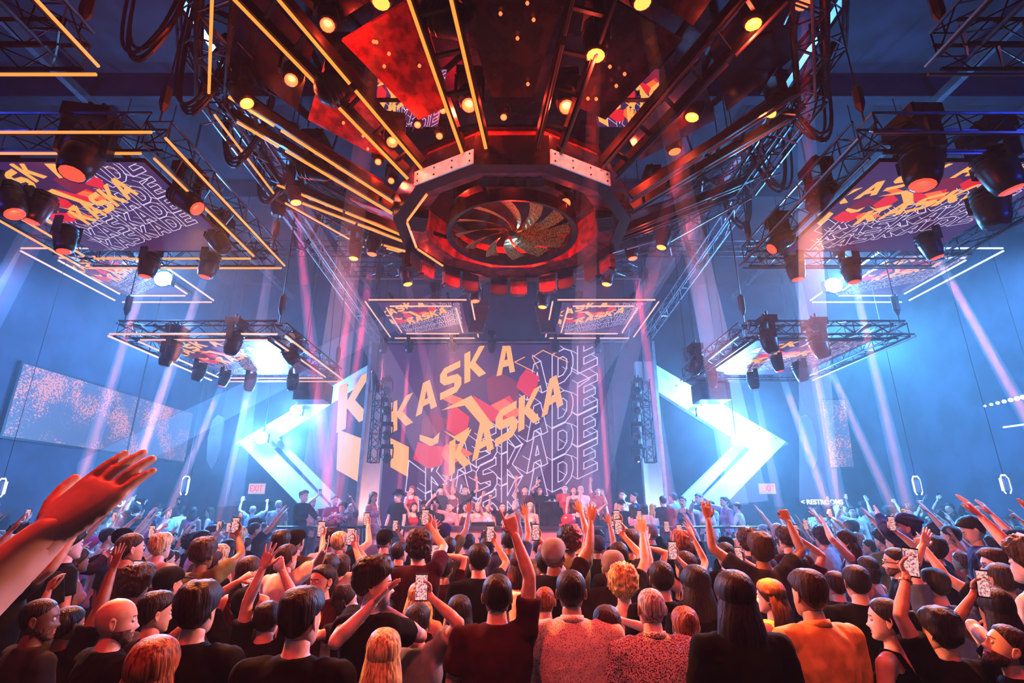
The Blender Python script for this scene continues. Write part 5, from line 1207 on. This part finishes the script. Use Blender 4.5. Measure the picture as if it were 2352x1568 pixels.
F(2085, 1215, 48, 'person in a dark beret with both arms stretched to the left', yaw=60, hp=15, hair='beret', hc='cloth_navy', g='long', sm='cloth_navy', skin='skin_pale', L=(2020, 1185, .1, 'open'), R=(2045, 1195, .1, 'open'))
F(2240, 1220, 50, 'dark haired person in navy bowing the face down at the right', yaw=60, hp=-18, hair='quiff', sm='cloth_navy', skin='skin_pale')
F(1945, 1245, 46, 'long haired person singing with one arm out, right of the raised red hands', yaw=60, hair='long_wavy', hc='hair_brown', fem=True, g='tank', sm='cloth_navy', skin='skin_pale', head='open', L=(1895, 1205, .1, 'open'))
F(1668, 1275, 56, 'person with cropped hair next to the pair of phones right of centre', yaw=0, hair='buzz', sm='cloth_black', skin='skin_tan', R=(1712, 1290, .1, 'grip'), ph=('R', 'upright phone with green yellow screen right of the cropped head'))
F(1835, 1300, 56, 'person lifting a red lit hand with bracelet right of the booth', yaw=5, hair='short', sm='cloth_black', R=(1838, 1238, .1, 'grip'), skin='skin_tan', ph=('R', 'small dark phone in the red lit raised hand with bracelet'))
F(1480, 1290, 50, 'dark haired person holding a bright upright phone under the right railing', yaw=0, hair='mop', sm='cloth_navy', R=(1480, 1256, .1, 'grip'), ph=('R', 'upright phone with pale screen under the right railing'))
F(1020, 1310, 56, 'person holding a phone with both hands raised left of the booth', yaw=0, hair='quiff', sm='cloth_maroon', R=(1018, 1275, .1, 'grip'), ph=('R', 'phone held high before the left end of the booth'), skin='skin_pale')
F(985, 1290, 52, 'person stretching both open hands above everyone at the left end of the booth', yaw=0, hair='bob', fem=True, g='tank', sm='cloth_maroon', L=(985, 1222, .05, 'splay'), R=(1000, 1215, .05, 'splay'), skin='skin_pale')
# drink with straw, watch and bracelets
# ---------------------------------------------------------------- prototypes for the rest of the hall
UP = lambda x, y, z: V((x, y, z))
PROT = {}
PSPEC = {
 'm_down': (False, 'tee', None, None), 'f_down': (True, 'tank', None, None), 'm_long': (False, 'long', (UP(.18, .32, 1.15), 'relaxed', None), (UP(-.16, .32, 1.18), 'relaxed', None)),
 'm_right': (False, 'tee', (UP(.26, .28, 1.90), 'open', None), None), 'f_right': (True, 'tank', (UP(.22, .22, 1.92), 'open', None), None),
 'm_left': (False, 'tee', None, (UP(-.3, .32, 1.84), 'point', None)), 'f_both': (True, 'tank', (UP(.3, .15, 1.88), 'splay', None), (UP(-.28, .2, 1.86), 'splay', None)),
 'm_both': (False, 'tee', (UP(.34, .2, 1.86), 'fist', None), (UP(-.34, .18, 1.88), 'open', None)), 'm_phone': (False, 'tee', (UP(.10, .34, 1.80), 'grip', V((0, -1, .1))), None),
 'f_phone': (True, 'tee', (UP(.08, .30, 1.82), 'grip', V((0, -1, .1))), None), 'm_clap': (False, 'long', (UP(.06, .38, 1.45), 'open', V((-1, 0, 0))), (UP(-.06, .38, 1.45), 'open', V((1, 0, 0)))), 'f_long': (True, 'long', (UP(.3, .34, 1.72), 'rock', None), None)}
for k, (fem, g, R_, L_) in PSPEC.items():
    geo = person_geo(1.0, 1.0, fem, R_, L_, g, False, 0, 6, skirt=False)
    PROT[k] = (gmesh(geo[0], 'body', BODYM), gmesh(geo[1], 'shirt', ['cloth_black']), gmesh(geo[2], 'trousers', ['cloth_black']), geo[3], geo[4], fem, g)
POSE = {'m_down': 'arms down', 'f_down': 'arms down', 'm_long': 'hands in front', 'm_right': 'right hand up', 'f_right': 'right hand up', 'm_left': 'left hand up', 'f_both': 'both hands up', 'm_both': 'both hands up',
        'm_phone': 'phone held up', 'f_phone': 'phone held up', 'm_clap': 'clapping', 'f_long': 'two fingers raised'}
CN = lambda m_: m_.replace('cloth_', '').replace('shirt_check', 'checked').replace('skin_', '')
HN = {'short': 'short', 'quiff': 'brushed up', 'buzz': 'cropped', 'tousled': 'tousled', 'curly': 'curly', 'mop': 'thick', 'long': 'long', 'long_wavy': 'long wavy', 'bob': 'chin length', 'bun': 'tied up', 'ponytail': 'ponytailed'}
GN = {'tee': 'tee', 'tank': 'top', 'long': 'shirt'}
def crowd(kind, loc, yaw, s, hair, hc, shirt, pants, skin, label, group, w=1.0):
    bm_, sm, pm, hm, hs, fem, g = PROT[kind]
    t = thing('person', label, 'person', loc, group); t.rotation_euler = (0, 0, math.radians(yaw)); t.scale = (s * w, s, s)
    obj('body', bm_, t, skin); obj(GNAME[g], sm, t, shirt); obj('trousers', pm, t, pants)
    hat = hair in ('cap', 'beanie', 'brim_hat')
    if hair != 'bald': obj('hat' if hat else 'hair', hair_mesh(hair), t, hc, mtx=hm)
    if 'phone' in kind:
        mt = Matrix.Translation(V(loc)) @ Matrix.Rotation(math.radians(yaw), 4, 'Z') @ Matrix.Diagonal((s * w, s, s, 1)) @ hs[0][1]
        phone(mt @ V((-.012, .034, .088)), (0, 0, 1), V((0, -1, .1)) if abs(yaw) < 90 else V((0, 1, .1)), 'phone of ' + label.replace(', phone held up', ''), 'phones held up in the crowd', dark=abs(yaw) > 90)
    return t
R2 = random.Random(11)
def name_of(kind, hair, hc, shirt):
    hn = {'cap': '%s cap' % CN(hc), 'bald': 'bald head'}.get(hair) or '%s %s hair' % (HN[hair], hc.replace('hair_', '').replace('curly_', ''))
    return 'person, %s, %s %s, %s' % (hn, CN(shirt), GN[PSPEC[kind][1]], POSE[kind])
# landmarks that tell where in the hall somebody stands
def where(px, row):
    bins = ((170, 'left edge'), (330, 'left restrooms'), (480, 'wall display'), (620, 'left exit'), (760, 'left railing'), (900, 'wing display'), (1010, 'booth left end'), (1110, 'booth left half'), (1210, 'booth middle'), (1300, 'booth right half'), (1400, 'booth right end'),
            (1520, 'right railing'), (1660, 'right chevron'), (1780, 'right exit'), (1930, 'right restrooms'), (2090, 'hanging display'), (2230, 'inner lantern'), (9999, 'right edge'))
    return next(n for lim, n in bins if px < lim), row
ORD = 'first second third fourth fifth sixth seventh eighth ninth tenth eleventh twelfth thirteenth fourteenth fifteenth sixteenth'.split()
def proj(p):
    q = V(p) - CAM; dep = q.y * cp + q.z * sp; return 1176 + FPX * q.x / dep, 784 - FPX * (q.z * cp - q.y * sp) / dep, dep
USED = {}
SHIRTS = ['cloth_black'] * 7 + ['cloth_charcoal'] * 3 + ['cloth_maroon'] * 2 + ['cloth_white', 'cloth_red', 'cloth_navy', 'cloth_grey', 'cloth_olive']
SHL = ['cloth_pink', 'cloth_white', 'cloth_magenta', 'cloth_navy', 'cloth_sky', 'cloth_cream', 'cloth_lilac', 'cloth_black', 'cloth_grey', 'shirt_check', 'cloth_blue', 'cloth_black']
def pick(y, x):
    side = abs(x) > 3.6 and y > 5.5; mid = abs(x) < 4.2 and y > 5.6
    kind = R2.choice(['m_down', 'm_down', 'f_down', 'm_right', 'm_left', 'f_right', 'm_both', 'm_phone', 'f_both', 'm_down', 'f_phone', 'f_long', 'm_clap', 'f_down', 'm_right', 'm_phone'] if not mid else ['m_down'] * 6 + ['f_down'] * 5 + ['m_phone', 'f_phone', 'm_right', 'f_right'])
    fem = PSPEC[kind][0]
    hair = R2.choice(['long', 'long', 'long_wavy', 'bun', 'bob', 'ponytail'] if fem else ['short', 'short', 'quiff', 'tousled', 'mop', 'buzz', 'curly', 'cap', 'bald', 'short'])
    hc = R2.choice(['hair_black'] * 5 + ['hair_brown'] * 3 + ['hair_auburn', 'hair_blonde']) if hair not in ('cap',) else R2.choice(['cloth_black', 'cloth_navy', 'cloth_black', 'cloth_grey'])
    if hair == 'curly': hc = R2.choice(['hair_black', 'hair_brown'])
    return kind, hair, hc, R2.choice(SHL if side and R2.random() < .75 else SHIRTS), R2.choice(['skin_pale', 'skin_fair', 'skin_fair', 'skin_tan', 'skin_brown'])
def register(cands):
    """unique wording for everybody in a list of (px, rowname, args)"""
    for c in cands:
        lab = '%s, %s %s' % (c['n'], c['row'], where(c['px'], 0)[0]); c['lab'] = lab
    by = {}
    for c in cands: by.setdefault(c['lab'], []).append(c)
    for lab, cs in by.items():
        if len(cs) > 1:
            cs.sort(key=lambda c: c['px'])
            for i, c in enumerate(cs): c['lab'] = lab + ', ' + (['leftmost', 'rightmost'] if len(cs) == 2 else ['leftmost', 'middle', 'rightmost'] if len(cs) == 3 else ORD)[i]
rowy = [3.55, 4.1, 4.65, 5.2, 5.8, 6.4, 7.0, 7.6, 8.2, 8.9, 9.6, 10.4, 11.1]
cands = []
for r, y0 in enumerate(rowy):
    xm = min(9.8, y0 * 1.02 + .6); n = int(2 * xm / (.56 + .012 * r)); 
    for i in range(n):
        x = -xm + (i + .5 + .5 * (r % 2)) * 2 * xm / n + R2.uniform(-.1, .1); y = y0 + R2.uniform(-.14, .14)
        if any((x - a) ** 2 + (y - b_) ** 2 < .17 for a, b_ in OCC) or abs(x) > 10.3: continue
        if y > 8.3 and abs(x) < 4.3: continue
        if y > 10.9 and -7.3 < x < 7.2 and y > 11.2: continue
        OCC.append((x, y)); kind, hair, hc, sh, sk = pick(y, x)
        s = R2.uniform(.93, 1.06) if not PSPEC[kind][0] else R2.uniform(.87, .97)
        yaw = math.degrees(math.atan2(x - 0, 13 - y)) * .8 + R2.uniform(-22, 22)
        z = 0.0
        row = 'in the %s row ahead, under the' % ORD[r]
        px = proj((x, y, 1.6))[0]
        cands.append(dict(n=name_of(kind, hair, hc, sh), row='%s row,' % ORD[r], px=px, a=(kind, (x, y, z), yaw, s, hair, hc, sh, R2.choice(['cloth_black', 'cloth_denim', 'cloth_charcoal']), sk)))
# raised side terraces with their guests
for sd in (-1, 1):
    t = thing('side_terrace', 'raised dark guest terrace along the %s hall wall' % ('left' if sd < 0 else 'right'), 'platform', (sd * 8.8, 14.5, 0)); x0, x1 = sorted((sd * 7.35, sd * 10.9))
    MB().use('stage_dark').box((x0, 11.9, 0), (x1, 17.5, .42)).build('deck', t)
    for r, y0 in enumerate((12.3, 13.1, 13.9)):
        for i in range(5):
            x = sd * (7.7 + i * .66 + R2.uniform(-.08, .08)); y = y0 + R2.uniform(-.12, .12); kind, hair, hc, sh, sk = pick(9, 9)
            px = proj((x, y, 2))[0]
            cands.append(dict(n=name_of(kind, hair, hc, sh), row='%s terrace row,' % ORD[r], px=px, a=(kind, (x, y, .42), R2.uniform(-160, 160), R2.uniform(.9, 1.04), hair, hc, sh, 'cloth_navy', sk)))
register(cands)
for c in cands:
    a = c['a']; crowd(*a, c['lab'], 'dancing crowd on the floor' if a[1][2] < .1 else 'guests on the side terraces')

# ---------------------------------------------------------------- people on the stage and platforms
def stagep(px, py, kind, hair, hc, sh, yaw, label, row=0, skin='skin_pale', s=None, pm='cloth_black', zf=None):
    """stands on deck height zf at the depth of its row"""
    y = {0: 12.45, 1: 13.3, 2: 14.2}[row]; zf = zf if zf is not None else {0: SZ, 1: SZ + .4, 2: SZ + .4}[row]
    p = atY(px, py, y); s = (p.z - zf) / 1.632 if s is None else s; s = max(.84, min(1.12, s))
    crowd(kind, (p.x, y, zf), yaw, s, hair, hc, sh, pm, skin, label, 'people behind the booth' if abs(p.x) < 3 else 'people on the railed platforms')
ST = [
 (915, 1140, 'm_down', 'brim_hat', 'cloth_black', 'cloth_black', 150, 'person in black with a hat at the left end of the booth', 0),
 (945, 1150, 'f_down', 'long', 'hair_auburn', 'cloth_red', 170, 'long haired person in red behind the left end of the booth', 1),
 (950, 1180, 'f_right', 'bob', 'hair_brown', 'cloth_red', 200, 'person in red raising a hand low at the left of the booth', 0),
 (975, 1162, 'm_down', 'cap', 'cloth_black', 'cloth_black', 170, 'person in black cap beside the person in red', 0),
 (1000, 1160, 'm_phone', 'cap', 'cloth_black', 'cloth_black', 190, 'person filming in black cap and tee, second cap behind the booth', 0),
 (1012, 1138, 'm_down', 'beanie', 'cloth_black', 'cloth_black', 180, 'hooded dark person in the back line behind the caps', 1),
 (1040, 1143, 'f_right', 'long_wavy', 'hair_auburn', 'cloth_maroon', 190, 'auburn haired person in the back line with a raised hand', 1),
 (1035, 1175, 'f_long', 'ponytail', 'hair_brown', 'cloth_pink', 160, 'person in pink leaning at the booth left half', 0),
 (1068, 1140, 'm_both', 'short', 'hair_black', 'cloth_black', 180, 'person in black with both hands up behind the booth left half', 1),
 (1070, 1178, 'f_down', 'long', 'hair_black', 'cloth_maroon', 180, 'low standing person in maroon behind the counter', 0),
 (1098, 1170, 'f_down', 'long', 'hair_blonde', 'cloth_pink', 180, 'blonde person in pink left of the person in pale blue', 0),
 (1120, 1167, 'f_right', 'bun', 'hair_brown', 'cloth_sky', 200, 'person in pale blue left of the performer', 0),
 (1155, 1165, 'm_both', 'short', 'hair_brown', 'cloth_black', 180, 'performer in black printed top raising both arms at the middle of the booth', 0),
 (1184, 1160, 'm_long', 'short', 'hair_grey', 'cloth_grey', 180, 'grey haired person in a light grey jacket right of the performer', 0),
 (1218, 1172, 'f_down', 'long', 'hair_blonde', 'cloth_cream', 175, 'blonde person in a cream top behind the counter', 0),
 (1206, 1140, 'm_right', 'short', 'hair_black', 'cloth_maroon', 180, 'person in maroon lifting a hand in the back line at booth middle', 1),
 (1240, 1150, 'f_phone', 'long', 'hair_brown', 'cloth_black', 180, 'brown haired person filming behind the dark case', 1),
 (1268, 1150, 'm_down', 'cap', 'cloth_black', 'cloth_black', 180, 'person in black with a cap and white necklace behind the dark case', 0),
 (1297, 1122, 'm_down', 'buzz', 'hair_black', 'cloth_red', 180, 'tall red lit person standing at the back right of the stage', 2),
 (1318, 1145, 'f_down', 'long', 'hair_black', 'cloth_maroon', 180, 'dark haired person left of the white shirt in the back line', 1),
 (1334, 1133, 'm_down', 'short', 'hair_grey', 'cloth_white', 180, 'person in a white shirt in the back line at the booth right end', 1),
 (1328, 1170, 'f_down', 'bob', 'hair_black', 'cloth_black', 180, 'short dark person right of the red object on the counter', 0),
 (1373, 1128, 'm_right', 'short', 'hair_brown', 'cloth_red', 180, 'person in red at the far right back of the stage', 2),
 (1362, 1158, 'f_both', 'long', 'hair_auburn', 'cloth_maroon', 170, 'auburn haired person dancing with both hands up at the booth right end', 0)]
for a in ST: stagep(*a)
PL = [
 (697, 1140, 'm_long', 'quiff', 'hair_black', 'cloth_black', -110, 'person in black shirt looking right on the left platform', 0),
 (716, 1155, 'f_phone', 'bob', 'hair_blonde', 'cloth_cream', -120, 'pale person holding a phone behind the black shirt', 1),
 (768, 1150, 'm_down', 'short', 'hair_black', 'cloth_navy', -130, 'person in a dark navy suit on the left platform', 1),
 (787, 1167, 'm_clap', 'mop', 'hair_brown', 'shirt_check', 170, 'person in a checked shirt clapping at the left railing', 0),
 (808, 1166, 'm_left', 'bald', '', 'cloth_grey', 150, 'bald person stretching an arm at the left railing', 0),
 (857, 1142, 'f_down', 'long', 'hair_auburn', 'cloth_lilac', -120, 'long haired person in lilac before the left pillar', 1),
 (640, 1160, 'm_down', 'short', 'hair_grey', 'cloth_grey', 10, 'grey haired person at the far left end of the left railing', 1),
 (580, 1175, 'm_both', 'short', 'hair_grey', 'cloth_sky', 20, 'person in pale shirt seen from behind under the left exit sign', 1),
 (1427, 1160, 'm_down', 'cap', 'cloth_black', 'cloth_black', 180, 'person in black with a cap at the right railing', 0),
 (1430, 1138, 'f_down', 'bun', 'hair_brown', 'cloth_white', 160, 'person in white at the back of the right platform, leftmost', 2),
 (1457, 1142, 'm_down', 'short', 'hair_black', 'cloth_navy', 100, 'dark haired person in navy behind the long brown hair', 1),
 (1454, 1170, 'f_down', 'long_wavy', 'hair_brown', 'cloth_pink', 15, 'person with long brown hair seen from behind at the right railing', 0),
 (1480, 1168, 'f_down', 'bob', 'hair_brown', 'cloth_cream', -30, 'bare armed person between the two long haired ones', 0),
 (1500, 1168, 'f_down', 'long', 'hair_blonde', 'cloth_white', 0, 'person with long blonde hair seen from behind at the right railing', 0),
 (1523, 1150, 'm_down', 'buzz', 'hair_brown', 'cloth_maroon', 10, 'big cropped haired person in maroon on the right platform', 0),
 (1546, 1143, 'm_down', 'short', 'hair_black', 'cloth_blue', 40, 'dark haired person in blue behind the big person', 1),
 (1568, 1152, 'f_down', 'ponytail', 'hair_black', 'cloth_navy', 150, 'person in a navy strap top with dark hair at the right railing', 0),
 (1605, 1145, 'm_down', 'short', 'hair_black', 'cloth_navy', 120, 'dark haired person at the back before the right chevron', 1),
 (1616, 1163, 'f_long', 'bun', 'hair_brown', 'cloth_white', 170, 'person in a white top under the right chevron', 0),
 (1633, 1160, 'm_down', 'short', 'hair_black', 'cloth_sky', 100, 'short haired person in pale blue under the right chevron', 1),
 (1664, 1152, 'f_long', 'ponytail', 'hair_black', 'cloth_lilac', 100, 'ponytailed person in lilac looking left on the right platform', 0),
 (1694, 1165, 'm_long', 'short', 'hair_black', 'cloth_cream', 60, 'person in a cream jacket bending left at the end of the right railing', 0)]
for a in PL: stagep(*a, zf=.65)
